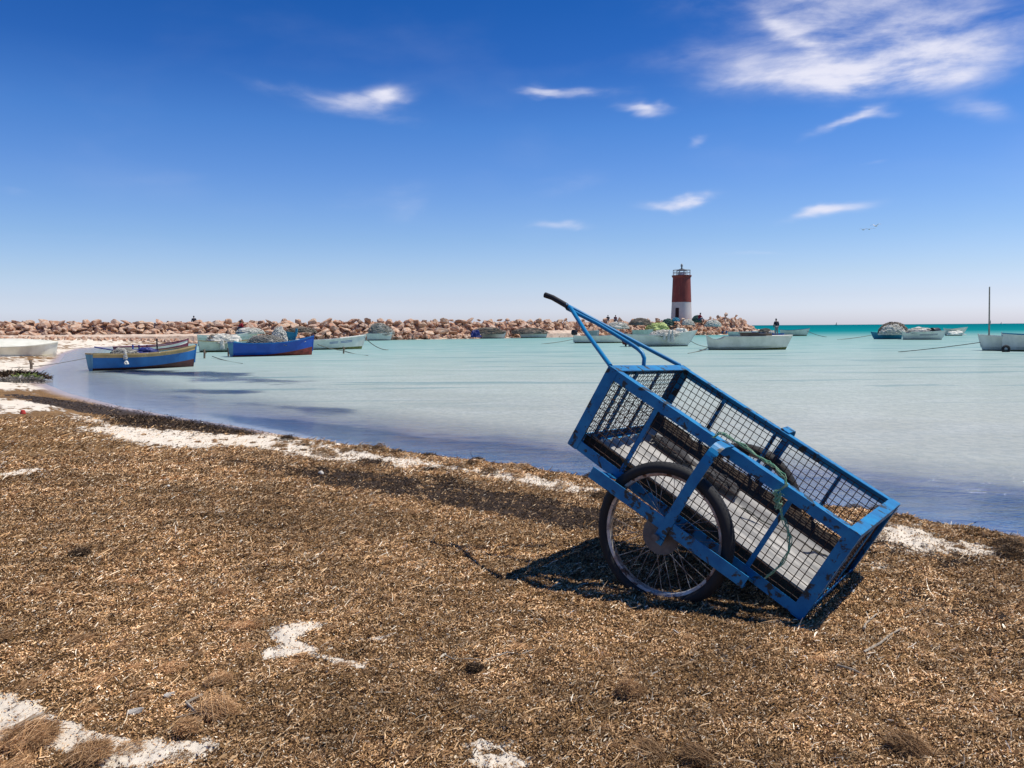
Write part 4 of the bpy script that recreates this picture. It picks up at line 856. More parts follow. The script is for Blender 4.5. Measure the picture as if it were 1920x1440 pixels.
def oar(a, b, mat, lab, r=.03):
    a = np.array(a); b = np.array(b); rt = empty('oar', tuple(a), 0, lab, 'oar'); mb = MB(); v = b - a; mb.tube([(0, 0, 0), tuple(v)], r, 6); mb.build('shaft', M[mat], rt, True)
    mb = MB(); u = v / np.linalg.norm(v); mb.tube([tuple(v - u * .5), tuple(v - u * .25), tuple(v)], .05, 8, rad=[.03, .075, .06], flat=.4); mb.build('blade', M[mat], rt, True)
oar(inboat(b1, .45, .1, .55), inboat(b1, .07, .3, .86), 'navy', 'dark blue oar slanting over the stern of the ochre striped boat')
oar(inboat(b2, .30, .1, .62), inboat(b2, .05, .15, .80), 'turq', 'turquoise oar lying at the stern of the deep blue boat')
heap('net', tuple(inboat(b2, .42, 0, .60)), (1.0, .36, .50), M['net_grey'], 'big grey net heap amidships in the deep blue boat', 'fishing net', strands=150, seed=11)
heap('net', tuple(inboat(b2, .60, .1, .62)), (.42, .28, .85), M['net_white'], 'pale bundled net rising behind the grey heap in the deep blue boat', 'fishing net', strands=120, seed=12, sr=.03)
mb = MB(); mb.box((-.35, -.04, 0), (.3, .04, .7)); mb.box((.24, -.06, .5), (.34, .06, .95)); o = mb.build('rudder_board', M['turq'], None, loc=inboat(b2, .73, .1, .6)); o.rotation_euler = (0, radians(8), 0); tag(o, 'turquoise board standing up in the deep blue boat', 'board')
heap('net', tuple(inboat(b2, .80, 0, .72)), (.5, .2, .16), M['net_white'], 'low white cloth by the bow of the deep blue boat', 'cloth', strands=20, seed=13)
heap('net', tuple(inboat(b3, .35, -.1, .6)), (1.1, .6, .55), M['net_white'], 'white tarpaulin heap over the pale boat between the blue boats', 'tarpaulin', strands=30, seed=14)
heap('net', tuple(inboat(b3, .32, -.56, .25)), (.14, .08, .5), M['net_white'], 'tail of white cloth hanging down the pale boat side', 'cloth', strands=10, seed=15)
heap('net', tuple(inboat(b3, .22, 0, .62)), (.4, .4, .5), M['net_brown'], 'dark net bundle at the stern of the pale boat', 'fishing net', strands=50, seed=16)
heap('net', tuple(inboat(b5, .9, .1, 1.05)), (1.2, .6, .5), M['net_white'], 'white net heap on the rail behind the deep blue boat', 'fishing net', strands=100, seed=17, sr=.03)
heap('net', tuple(inboat(b13, .62, -.2, .75)), (1.1, .6, .42), M['net_white'], 'pale net heap on the gunwale of the boat below the lighthouse', 'fishing net', strands=90, seed=18, sr=.03)
for q, (fx, ln) in enumerate(((.58, .5), (.66, .8), (.72, .75))):
    heap('net', tuple(inboat(b13, fx, -.54, .8 - ln * .55)), (.12, .07, ln), M['net_white'], ['left', 'middle', 'right'][q] + ' strand of net hanging over the white boat side below the lighthouse', 'fishing net', strands=10, seed=19 + q)
heap('cushion', tuple(inboat(b13, .9, 0, .95)), (.5, .4, .38), M['white'], 'white sack on the bow of the net draped boat', 'sack', strands=0, seed=23)
heap('net', tuple(inboat(b17, .62, .05, .50)), (.8, .4, .55), M['net_brown'], 'brown and white net heap beside the standing man', 'fishing net', strands=120, seed=24, sr=.03)
heap('net', tuple(inboat(b17, .36, .2, .45)), (.4, .35, .38), M['net_white'], 'white sack at the feet of the standing man', 'sack', strands=40, seed=25, sr=.03)
heap('net', tuple(inboat(b19, .3, 0, .55)), (1.35, .7, 1.05), M['net_brown'], 'domed net heap with dark rim in the turquoise boat', 'fishing net', strands=160, seed=26, sr=.04)
heap('net', tuple(inboat(b19, .30, .34, .5)), (1.15, .55, .9), M['net_white'], 'pale net spilling on the front of the domed heap', 'fishing net', strands=100, seed=27, sr=.04)
heap('net', tuple(inboat(b20, .45, 0, .62)), (1.3, .6, .5), M['net_white'], 'white cloth heap amidships in the striped boat', 'cloth', strands=50, seed=28, sr=.03)
heap('float', tuple(inboat(b21, .6, -.62, .12)), (1.1, .3, .42), M['white'], 'long white fender along the far right boat', 'fender', strands=0, seed=29)
heap('net', tuple(inboat(b6, .5, .1, .7)), (1.2, .6, 1.25), M['net_grey'], 'tall grey net heap on the dinghy under the breakwater', 'fishing net', strands=120, seed=30, sr=.03)
mb = MB(); mb.box((-.9, -.45, 0), (.9, .45, .28)); mb.box((-1.0, -.5, .28), (.1, .5, .34)); o = mb.build('seat_box', M['wood'], None, loc=inboat(b14, .62, .05, .72)); o.rotation_euler = b14[0].rotation_euler; tag(o, 'brown box set inside the flat cream boat', 'box')
# nets on the breakwater
for (px, py, dist, dm, mt, sr, lab) in [
  (1232, 615, 125, (1.7, .9, 1.05), 'net_yellow', .04, 'bright yellow green net heap on the rocks left of the lighthouse'),
  (1252, 606, 128, (.9, .7, .95), 'net_green', .04, 'dull green net heap between the yellow net and the lighthouse'),
  (1267, 600, 128, (.6, .5, .5), 'turq', .03, 'small teal tarpaulin at the foot of the lighthouse'),
  (1158, 612, 118, (1.5, .8, .85), 'net_white', .04, 'white net heap on the rocks seen above the cart handles'),
  (1200, 605, 121, (1.5, .8, .9), 'net_brown', .04, 'brown net heap left of the yellow green net'),
  (1290, 606, 127, (.9, .6, .75), 'net_white', .04, 'grey white net bundle under the lighthouse'),
  (1306, 600, 128, (.7, .6, .95), 'net_green', .03, 'dark grey net mound behind the seated person in red'),
  (1337, 608, 126, (1.2, .7, .85), 'net_white', .04, 'pale net mound right of the seated person in red'),
  (718, 622, 99, (1.3, .8, 1.0), 'net_grey', .03, 'grey net pile on the rocks behind the moored dinghy'),
  (565, 620, 95, (1.6, .8, .55), 'net_brown', .03, 'flat brown net on rocks behind the blue boats'),
  (915, 622, 106, (2.0, .8, .75), 'net_brown', .03, 'brown net pile on rocks beside the blue tarpaulin bundle'),
  (993, 622, 110, (2.3, .8, .7), 'net_brown', .03, 'brown net pile on rocks above the second small boat')]:
    p = ondist(px, py, dist); heap('net', (p[0], p[1], p[2] - dm[2] * .35), dm, M[mt], lab, 'fishing net' if 'tarp' not in lab else 'tarpaulin', strands=110, seed=int(px), sr=sr)
p = ondist(892, 630, 100); heap('tarpaulin', (p[0], p[1], p[2] - .1), (.62, .4, .75), M['navy'], 'vivid blue tarpaulin bundle at the water below the rocks', 'tarpaulin', strands=0, seed=40)

# mooring lines and water sticks
rp = M['rope']
rope('mooring_line', [inboat(b14, 0, 0, .15), onz(1290, 663), ], .03, rp, 'dark mooring line from the flat cream boat stern', sag=.05)
rope('mooring_line', [onz(1838, 642, .6), onz(1684, 660, .0)], .02, rp, 'long straight mooring line left of the mast boat', sag=.03)
rope('mooring_line', [onz(1076, 636, .3), onz(1015, 645)], .025, rp, 'mooring line left of the outboard boat', sag=.05)
rope('mooring_line', [onz(684, 633, .9), onz(728, 656)], .025, rp, 'mooring line dropping from the long white boat bow', sag=.2)
rope('mooring_line', [onz(1514, 621, .7), onz(1550, 632)], .03, rp, 'mooring line right of the light blue gunwale boat', sag=.1)
rope('mooring_line', [onz(1636, 628, .3), onz(1570, 637)], .03, rp, 'mooring line left of the turquoise boat', sag=.05)
rope('mooring_line', [onz(596, 646, .6), onz(643, 657, .1), onz(690, 667)], .025, rp, 'mooring line running past the white boat from the deep blue bow', sag=.06)
rope('mooring_line', [onz(398, 668, .1), onz(455, 682)], .02, rp, 'mooring line in the water between the blue boats', sag=.05)
rope('mooring_line', [onz(168, 670, .3), onz(60, 688, .12), onz(-40, 687, .1)], .012, rp, 'thin line from the ochre striped boat to the left shore', sag=.03)
rope('mooring_line', [onz(1296, 640, .5), onz(1330, 650)], .02, rp, 'mooring line at the bow of the net draped boat', sag=.1)
for (px, py, h_, lab) in [(383, 672, .45, 'short stake in the water left of the deep blue boat'), (428, 668, .45, 'thin stake beside the stern of the deep blue boat'), (644, 663, .4, 'short stake in the water below the long white boat bow'), (58, 694, .38, 'dark stake in the wet sand at the left')]:
    p = onz(px, py); mb = MB(); mb.tube([(0, 0, -.3), (.02, 0, h_ * .6), (-.01, .01, h_)], .05, 7, rad=[.05, .05, .06]); mb.tube([(0, 0, h_ * .7), (.12, 0, h_ * .62)], .03, 5)
    tag(mb.build('stake', M['wood'], None, True, loc=p), lab, 'stake')
# weed clumps on the left spit
def weedclump(px, py, R, flat, lab, mat, z=0.03, n=2600):
    p = onz(px, py, z); a, b, c, ph = tuft_points(0, 0, 0, 1., n, flat); X = a * R[0]; Y = b * R[1]; Z = c * R[2]
    o = blades('weed_clump', X, Y, Z, rng.uniform(.04, .14, n), rng.uniform(.008, .02, n), ph, rng.normal(.2, .6, n), mat, .6); o.location = p; tag(o, lab, 'weed clump')
weedclump(15, 712, (1.3, .5, .36), .7, 'grey brown weed clump at the left picture edge by the shallow water', DM)
weedclump(50, 714, (.45, .3, .22), .7, 'green tinged weed clump at the edge of the shallows', litter_mat('green_weed', [(0., (.05, .09, .02)), (1., (.26, .30, .08))]), n=900)
weedclump(36, 718, (.7, .3, .24), .6, 'pale grey driftweed heap between dark and green clumps', litter_mat('grey_weed', [(0., (.10, .09, .08)), (1., (.34, .31, .27))]), n=1200)

# ------------------------------------------------------------------ people
def skinned(name, J, E, mat, parent, sub=1):
    me = bpy.data.meshes.new(name); keys = list(J); me.from_pydata([J[k][0] for k in keys], [(keys.index(a), keys.index(b)) for a, b in E], [])
    o = bpy.data.objects.new(name, me); COL.objects.link(o); md = o.modifiers.new('skin', 'SKIN'); md.use_smooth_shade = True
    for i, k in enumerate(keys):
        r = J[k][1]; r = r if isinstance(r, tuple) else (r, r); me.skin_vertices[0].data[i].radius = r
        me.skin_vertices[0].data[i].use_root = (i == 0)
    s2 = o.modifiers.new('sub', 'SUBSURF'); s2.levels = sub; s2.render_levels = sub
    dg = bpy.context.evaluated_depsgraph_get(); dg.update(); nm = bpy.data.meshes.new_from_object(o.evaluated_get(dg)); nm.materials.clear(); nm.materials.append(mat)
    bpy.data.objects.remove(o); bpy.data.meshes.remove(me); nm.name = name; o = bpy.data.objects.new(name, nm); COL.objects.link(o); o.parent = parent; return o
def person(loc, rz, pose, top, bot, lab, group=None):
    rt = empty('person', loc, rz, lab, 'person', group)   # local: faces +y
    if pose == 'stand':
        hz = .93; hip = lambda s: (.09 * s, 0, .90); knee = lambda s: (.11 * s, .03, .50); ank = lambda s: (.12 * s, -.02, .09); toe = lambda s: (.14 * s, .14, .04)
        ch = (0, .04, 1.30); nk = (0, .07, 1.48); hd = (0, .12, 1.62); sh = lambda s: (.19 * s, .04, 1.41); el = lambda s: (.27 * s, .02, 1.14); wr = lambda s: (.24 * s, .16, .92)
    else:
        hz = .16; hip = lambda s: (.10 * s, .02, .14); knee = lambda s: (.16 * s, .42, .28); ank = lambda s: (.16 * s, .52, -.16); toe = lambda s: (.17 * s, .68, -.2)
        ch = (0, .05, .50); nk = (0, .12, .68); hd = (0, .19, .81); sh = lambda s: (.18 * s, .07, .62); el = lambda s: (.24 * s, .22, .40); wr = lambda s: (.10 * s, .42, .40)
    J = {'pel': ((0, 0, hz), (.15, .11)), 'ch': (ch, (.16, .11)), 'nk': (nk, .055), 'hd0': ((hd[0], hd[1] - .005, hd[2] - .05), .075), 'hd': ((hd[0], hd[1], hd[2] + .03), (.08, .095)), 'hd1': ((hd[0], hd[1] - .01, hd[2] + .09), .06), 'nose': ((hd[0], hd[1] + .11, hd[2]), .012)}
    E = [('pel', 'ch'), ('ch', 'nk'), ('nk', 'hd0'), ('hd0', 'hd'), ('hd', 'hd1'), ('hd', 'nose')]
    for s, t in ((1, 'R'), (-1, 'L')):
        J['sh' + t] = (sh(s), .065); J['el' + t] = (el(s), .045); J['wr' + t] = (wr(s), .028); J['hp' + t] = (hip(s), .09); J['kn' + t] = (knee(s), .06); J['an' + t] = (ank(s), .042); J['to' + t] = (toe(s), .035)
        w_ = Vector(wr(s)); e_2 = Vector(el(s)); dd = (w_ - e_2).normalized(); pm = w_ + dd * .07; J['pm' + t] = (tuple(pm), (.035, .018))
        E += [('ch', 'sh' + t), ('sh' + t, 'el' + t), ('el' + t, 'wr' + t), ('wr' + t, 'pm' + t), ('pel', 'hp' + t), ('hp' + t, 'kn' + t), ('kn' + t, 'an' + t), ('an' + t, 'to' + t)]
        lat = dd.cross(Vector((0, 1, 0))).normalized()
        for q in range(5):
            o_ = lat * (.022 * (q - 1.5)) if q < 4 else lat * -.045 * s
            ln = (.06, .075, .07, .055, .05)[q]; st_ = pm + o_ * (1 if q < 4 else .6); J['f%d%s' % (q, t)] = (tuple(st_ + dd * ln + Vector((0, .01, 0))), .009); E.append(('pm' + t, 'f%d%s' % (q, t)))
    skinned('body', J, E, M['skin'], rt)
    g_ = lambda k, d: (J[k][0], tuple(x + d for x in (J[k][1] if isinstance(J[k][1], tuple) else (J[k][1],) * 2)))
    skinned('jacket', {k: g_(k, .022) for k in ('ch', 'pel', 'shR', 'elR', 'wrR', 'shL', 'elL', 'wrL')} | {'col': (tuple(Vector(nk) - Vector((0, 0, .05))), .075)}, [('ch', 'pel'), ('ch', 'col'), ('ch', 'shR'), ('shR', 'elR'), ('elR', 'wrR'), ('ch', 'shL'), ('shL', 'elL'), ('elL', 'wrL')], M[top], rt)
    skinned('trousers', {k: g_(k, .02 if k == 'pel' else .025) for k in ('pel', 'hpR', 'knR', 'anR', 'hpL', 'knL', 'anL')}, [('pel', 'hpR'), ('hpR', 'knR'), ('knR', 'anR'), ('pel', 'hpL'), ('hpL', 'knL'), ('knL', 'anL')], M[bot], rt)
    bm = bmesh.new(); bmesh.ops.create_icosphere(bm, subdivisions=2, radius=.108, matrix=Matrix.Translation((hd[0], hd[1] - .015, hd[2] + .055)) @ Matrix.Diagonal((.88, 1.02, .95, 1)))
    bmesh.ops.delete(bm, geom=[v for v in bm.verts if v.co.z < hd[2] + .02 and v.co.y > hd[1] - .03 or v.co.z < hd[2] - .05], context='VERTS')
    me = bpy.data.meshes.new('hair'); bm.to_mesh(me); bm.free(); me.materials.append(M['hair']); o = bpy.data.objects.new('hair', me); COL.objects.link(o); o.parent = rt
    for s in (1, -1):
        mb = MB(); t = toe(s); a = ank(s); mb.tube([(a[0], a[1] - .06, t[2]), (a[0], a[1], t[2] + .01), (t[0], t[1] - .05, t[2]), (t[0], t[1] + .05, t[2] - .005)], .05, 8, rad=[.035, .05, .05, .03]); mb.build('shoe', M['black'], rt, True)
    return rt
p = ondist(1456, 612, 84.); q = onz(1456, 611.3 + F * 1.5 / 84 * .62)
person((p[0], 84., .42), radians(10), 'stand', 'jacket', 'greytr', 'person standing in a boat in a dark jacket and pale trousers')
p = ondist(1311, 599.5, 126.2); person((p[0], p[1], p[2]-.1), radians(-65), 'sit', 'redcloth', 'jeans', 'person in red top and blue jeans seated on the breakwater rocks').scale = (1.25,) * 3
p = ondist(455, 622, 90.6); person((p[0], p[1], p[2] + .2), radians(100), 'sit', 'redcloth', 'jeans', 'person in red top bending beside the bicycle at the breakwater').scale = (1.1,) * 3
p = ondist(364, 607, 98.); person((p[0], 98., p[2] - .8), radians(30), 'stand', 'jacket', 'jeans', 'person behind the breakwater with only a dark head showing')
pp = bpy.data.objects[-1] if False else None
p = ondist(1140, 600, 124.); person((p[0], p[1], p[2] - .2), radians(170), 'sit', 'jacket', 'jeans', 'left one of two tiny dark figures seated on the breakwater crest')
p = ondist(1153.5, 600, 124.); person((p[0], p[1], p[2] - .2), radians(190), 'sit', 'purple', 'jeans', 'right one of two tiny dark figures seated on the breakwater crest')
# bicycle
p = ondist(446, 629, 90.2); bk = empty('bicycle', (p[0], p[1], p[2]), radians(8), 'dark bicycle leaning beside the person in red', 'bicycle')
for xx_ in (-.52, .52):
    mb = MB(); mb.tube([(xx_ + .33 * cos(a * pi / 12), 0, .35 + .33 * sin(a * pi / 12)) for a in range(25)], .028, 6, cap=False)
    for a in range(8): mb.tube([(xx_, 0, .35), (xx_ + .33 * cos(a * pi / 4), 0, .35 + .33 * sin(a * pi / 4))], .004, 4)
    mb.build('wheel', M['tyre'], bk)
mb = MB()
for a, b in (((-.52, 0, .35), (-.1, 0, .3)), ((-.1, 0, .3), (-.2, 0, .85)), ((-.52, 0, .35), (-.19, 0, .78)), ((-.1, 0, .3), (.36, 0, .78)), ((-.19, 0, .78), (.34, 0, .86)), ((.52, 0, .35), (.33, 0, .95))): mb.tube([a, b], .022, 6)
mb.build('frame', M['black'], bk); mb = MB(); mb.box((-.32, -.07, .85), (-.08, .07, .9)); mb.build('saddle', M['black'], bk); mb = MB(); mb.tube([(.26, -.28, 1.0), (.33, 0, .96), (.26, .28, 1.0)], .016, 6); mb.build('handlebar', M['black'], bk)

# ------------------------------------------------------------------ far sails and gulls
for (px, s, lab) in [(1856, 1., 'tiny far sail on the horizon right of the mast'), (1568, .8, 'tiny far sail on the horizon left of the turquoise boat'), (1876, .6, 'faintest far sail near the right picture edge')]:
    D = 1500.; x_ = (px - 960) / F * D; rt = empty('sailing_boat', (x_, D, 0), 0, lab, 'sailing boat'); rt.scale = (s,) * 3
    mb = MB(); mb.add([(-3, 0, .9), (3.4, 0, 1.), (-2.5, -.9, .9), (0, -1, .9), (2, -.5, .95), (-2.5, .9, .9), (0, 1, .9), (2, .5, .95), (-2.4, 0, -.2), (2.2, 0, -.2)], [(0, 2, 8), (2, 3, 9, 8), (3, 4, 9), (4, 1, 9), (0, 8, 5), (5, 8, 9, 6), (6, 9, 7), (7, 9, 1), (0, 5, 6, 7, 1, 4, 3, 2)]); mb.build('hull', M['white'], rt)
    mb = MB(); mb.tube([(0, 0, .8), (0, 0, 8.5)], .07, 6); mb.build('mast', M['wood'], rt)
    mb = MB(); mb.add([(-.1, .03, 1.6), (-2.6, .25, 1.7), (-.1, .03, 8.2), (-.1, -.03, 1.6), (-2.6, .15, 1.7), (-.1, -.03, 8.2)], [(0, 1, 2), (5, 4, 3), (0, 3, 4, 1), (1, 4, 5, 2)]); mb.build('sail', M['net_grey'], rt)
def gull(px, py, D, sp, rz, lift, lab):
    p = ondist(px, py, D); rt = empty('gull', tuple(p), rz, lab, 'gull', 'gulls in flight'); rt.scale = (sp * .75,) * 3
    mb = MB(); mb.tube([(-.24, 0, .0), (-.16, 0, .01), (0, 0, 0), (.12, 0, .01), (.19, 0, .03), (.25, 0, .02)], .05, 8, rad=[.012, .035, .06, .045, .035, .006]); mb.add([(-.2, -.02, .01), (-.2, .02, .01), (-.34, .06, .01), (-.34, -.06, .01), (-.27, 0, .02)], [(0, 1, 2, 3), (0, 4, 1), (1, 4, 2), (2, 4, 3), (3, 4, 0)]); mb.build('body', M['feather'], rt, True)
    for s in (1, -1):
        mb = MB(); P = [(.06, .04 * s, .02), (-.08, .04 * s, .02), (.10, .3 * s, lift * .16 + .02), (-.05, .3 * s, lift * .15), (.0, .62 * s, lift * .12), (-.05, .60 * s, lift * .11)]
        Q = [(a, b, c - .012) for a, b, c in P]; mb.add(P + Q, [(0, 1, 3, 2), (2, 3, 5, 4), (7, 6, 8, 9), (9, 8, 10, 11), (0, 2, 8, 6), (2, 4, 10, 8), (1, 7, 9, 3), (3, 9, 11, 5), (4, 5, 11, 10)]); mb.build('wing', M['feather'], rt)
gull(1642, 424, 60, 1.0, radians(30), 1.2, 'upper right of the three gulls gliding above the right bay')
gull(1630, 430, 60, 1.0, radians(80), .5, 'pale middle gull gliding above the right bay')
gull(1619, 431, 66, .9, radians(100), .8, 'leftmost of the three gulls gliding above the right bay')

# ------------------------------------------------------------------ the cart
ca, cb, cc = -.6355, .5175, -.048
Lc, Wc, Hc = 1.470, .985, .4975; O = np.array([1.3362, 3.6505, .13])
Rz = Matrix.Rotation(ca, 3, 'Z'); Ry = Matrix.Rotation(cb, 3, 'Y'); Rx = Matrix.Rotation(cc, 3, 'X'); RM = Rz @ Ry @ Rx
cart = empty('hand_cart', tuple(O), 0, 'blue two wheeled hand cart with rusty mesh sides, tipped on the beach', 'hand cart'); cart.rotation_euler = RM.to_euler(); cart.location = tuple(O)
RMn = np.array(RM)
def loc2w(p): return O + RMn @ np.array(p)
def px_on_y(px, py, yl):      # point of the cart plane y = yl under a picture point, in cart coordinates
    d = ray(px, py); e2 = RMn[:, 1]; q = O + e2 * yl; t = ((q - CP) @ e2) / (d @ e2); return RMn.T @ (CP + d * t - O)
aw = .055; tk = .005
def angle_x(mb, x0, x1, y, z, sy, sz, w1=aw, w2=aw):
    # angle iron along x: one leg upright (in xz), one flat (in xy)
    mb.box((x0, min(y, y + sy * tk), min(z, z + sz * w1)), (x1, max(y, y + sy * tk), max(z, z + sz * w1)))
    mb.box((x0, min(y + sy * tk, y + sy * w2), min(z, z + sz * tk)), (x1, max(y + sy * tk, y + sy * w2), max(z, z + sz * tk)))
mb = MB()
for (y, sy) in ((0, 1), (Wc, -1)):
    mb.v, mb.f, mb.mi = [], [], []; angle_x(mb, -Lc, 0, y, Hc, sy, -1); mb.build('top_rail', M['blue'], cart)
    mb.v, mb.f, mb.mi = [], [], []; angle_x(mb, -Lc, 0, y, 0, sy, 1); mb.build('bottom_rail', M['blue'], cart)
for x_, sx in ((-Lc, 1), (0, -1)):
    for z_, sz in ((Hc, -1), (0, 1)):
        mb = MB(); xa, xb = sorted((x_ + sx * .001, x_ + sx * tk * 1.2)); za, zb = sorted((z_ - sz * .0, z_ + sz * aw)); mb.box((xa, tk + .001, za + .001), (xb, Wc - tk - .001, zb))
        xa, xb = sorted((x_ - sx * .002, x_ + sx * aw)); za, zb = sorted((z_ + sz * -.003, z_ + sz * .003)); mb.box((xa, -.003, za), (xb, Wc + .003, zb)); mb.build('end_rail', M['blue'], cart)
# corner posts
for x_, sx in ((-Lc, 1), (0, -1)):
    for y_, sy in ((0, 1), (Wc, -1)):
        mb = MB(); xa, xb = sorted((x_ - sx * .003, x_ + sx * (aw + .006))); ya, yb = sorted((y_ - sy * .003, y_ + sy * .002)); mb.box((xa, ya, .004), (xb, yb, Hc - .004))
        xa, xb = sorted((x_ - sx * .003, x_ + sx * .002)); ya, yb = sorted((y_ + sy * .0025, y_ + sy * aw)); mb.box((xa, ya, .004), (xb, yb, Hc - .004)); mb.build('corner_post', M['blue'], cart)
# uprights on both sides
for y_, sy in ((.010, 1), (Wc - .010, -1)):
    for fx in (.235, .485, .775):
        x_ = -Lc + Lc * fx; mb = MB(); mb.box((x_ - .012, y_ - .003, .006), (x_ + .012, y_ + .003, Hc - .006)); mb.build('upright', M['blue'], cart)
for fy in (.24, .36, .66): 
    y_ = Wc * fy; mb = MB(); mb.box((-Lc + .010, y_ - .018, .006), (-Lc + .016, y_ + .018, Hc - .006)); mb.build('upright', M['blue'], cart)
for fy in (.33, .66):
    y_ = Wc * fy; mb = MB(); mb.box((-.018, y_ - .014, .006), (-.012, y_ + .014, Hc - .006)); mb.build('upright', M['blue'], cart)
# woven wire panels
def mesh_panel(o0, du, dv, nu, nv, nrm_, amp=.0022, r=.0023, wav=0.):
    mb = MB(); o0, du, dv, nrm_ = Vector(o0), Vector(du), Vector(dv), Vector(nrm_); rd = random.Random(nu)
    for i in range(nu + 1):
        b = rd.uniform(-.004, .004); P = []
        for j in range(nv * 2 + 1):
            t = j / (nv * 2); P.append(o0 + du * ((i + wav * sin(j * 1.57 + i)) / nu) + du.normalized() * b * sin(pi * t) + dv * t + nrm_ * (amp * (1 if (j // 2 + i) % 2 else -1) if j % 2 == 0 else 0))
        mb.tube(P, r, 4, cap=False)
    for i in range(nv + 1):
        b = rd.uniform(-.004, .004); P = []
        for j in range(nu * 2 + 1):
            t = j / (nu * 2); P.append(o0 + dv * ((i + wav * sin(j * 1.57 + i)) / nv) + dv.normalized() * b * sin(pi * t) + du * t + nrm_ * (amp * (-1 if (j // 2 + i) % 2 else 1) if j % 2 == 0 else 0))
        mb.tube(P, r, 4, cap=False)
    mb.build('mesh_panel', M['rust'], cart)
cs = .0385
mesh_panel((-Lc + .02, .018, .03), (Lc - .04, 0, 0), (0, 0, Hc - .06), round((Lc - .04) / cs), round((Hc - .06) / cs), (0, 1, 0))
mesh_panel((-Lc + .02, Wc - .018, .03), (Lc - .04, 0, 0), (0, 0, Hc - .06), round((Lc - .04) / cs), round((Hc - .06) / cs), (0, 1, 0))
mesh_panel((-Lc + .022, .03, .03), (0, Wc - .06, 0), (0, 0, Hc - .06), round((Wc - .06) / .030), round((Hc - .06) / .030), (1, 0, 0), .003, .0021, .12)
mesh_panel((-.024, .03, .03), (0, Wc - .06, 0), (0, 0, Hc - .06), round((Wc - .06) / .030), round((Hc - .06) / .030), (1, 0, 0), .003, .0022, .1)
# floor
nf_ = 60; mb = MB(); y0, y1 = .10, Wc - .17
def fz(u): return .035 + .010 * sin(u * 34) + .055 * max(0, (.12 - u) / .12) ** 2 + .05 * max(0, (u - .88) / .12) ** 2
P = []
for j in range(2):
    for i in range(nf_ + 1): u = i / nf_; P.append(((-Lc + .06) if j == 0 else -.035, y0 + (y1 - y0) * u, fz(u)))
P += [(a, b, c - .004) for a, b, c in P]; n1_ = nf_ + 1
for i in range(nf_): mb.add([P[i], P[i + 1], P[n1_ + i + 1], P[n1_ + i], P[2 * n1_ + i], P[2 * n1_ + i + 1], P[3 * n1_ + i + 1], P[3 * n1_ + i]], [(0, 1, 2, 3), (7, 6, 5, 4), (0, 3, 7, 4), (1, 5, 6, 2)])
mb.build('floor_panel', M['sheet'], cart, True)
for (ya, yb, za, zb) in ((.098, .104, -.012, .066), (Wc - .175, Wc - .04, .05, .15)):  # dark strips put in for the shaded gap along the floor edges
    mb = MB(); N_ = 30; rd = random.Random(5); P = []
    for i in range(N_ + 1):
        x_ = -Lc + .03 + (Lc - .06) * i / N_; j = rd.uniform(-.006, .006); P += [(x_, ya, za + j * .2), (x_, yb + j, zb + j), (x_, yb + j + .004, zb + j - .014), (x_, ya + .002, za - .012)]
    fs = [(0, 1, 2, 3)] + [(i * 4 + k, i * 4 + (k + 1) % 4, i * 4 + 4 + (k + 1) % 4, i * 4 + 4 + k) for i in range(N_) for k in range(4)]; mb.add(P, fs); mb.build('shade_side_board', M['board'], cart)
for fx in (.08, .35, .62, .93):
    mb = MB(); x_ = -Lc + Lc * fx; mb.box((x_ - .02, .055, .006), (x_ + .02, Wc - .055, .012)); mb.build('floor_crossbar', M['blue'], cart)
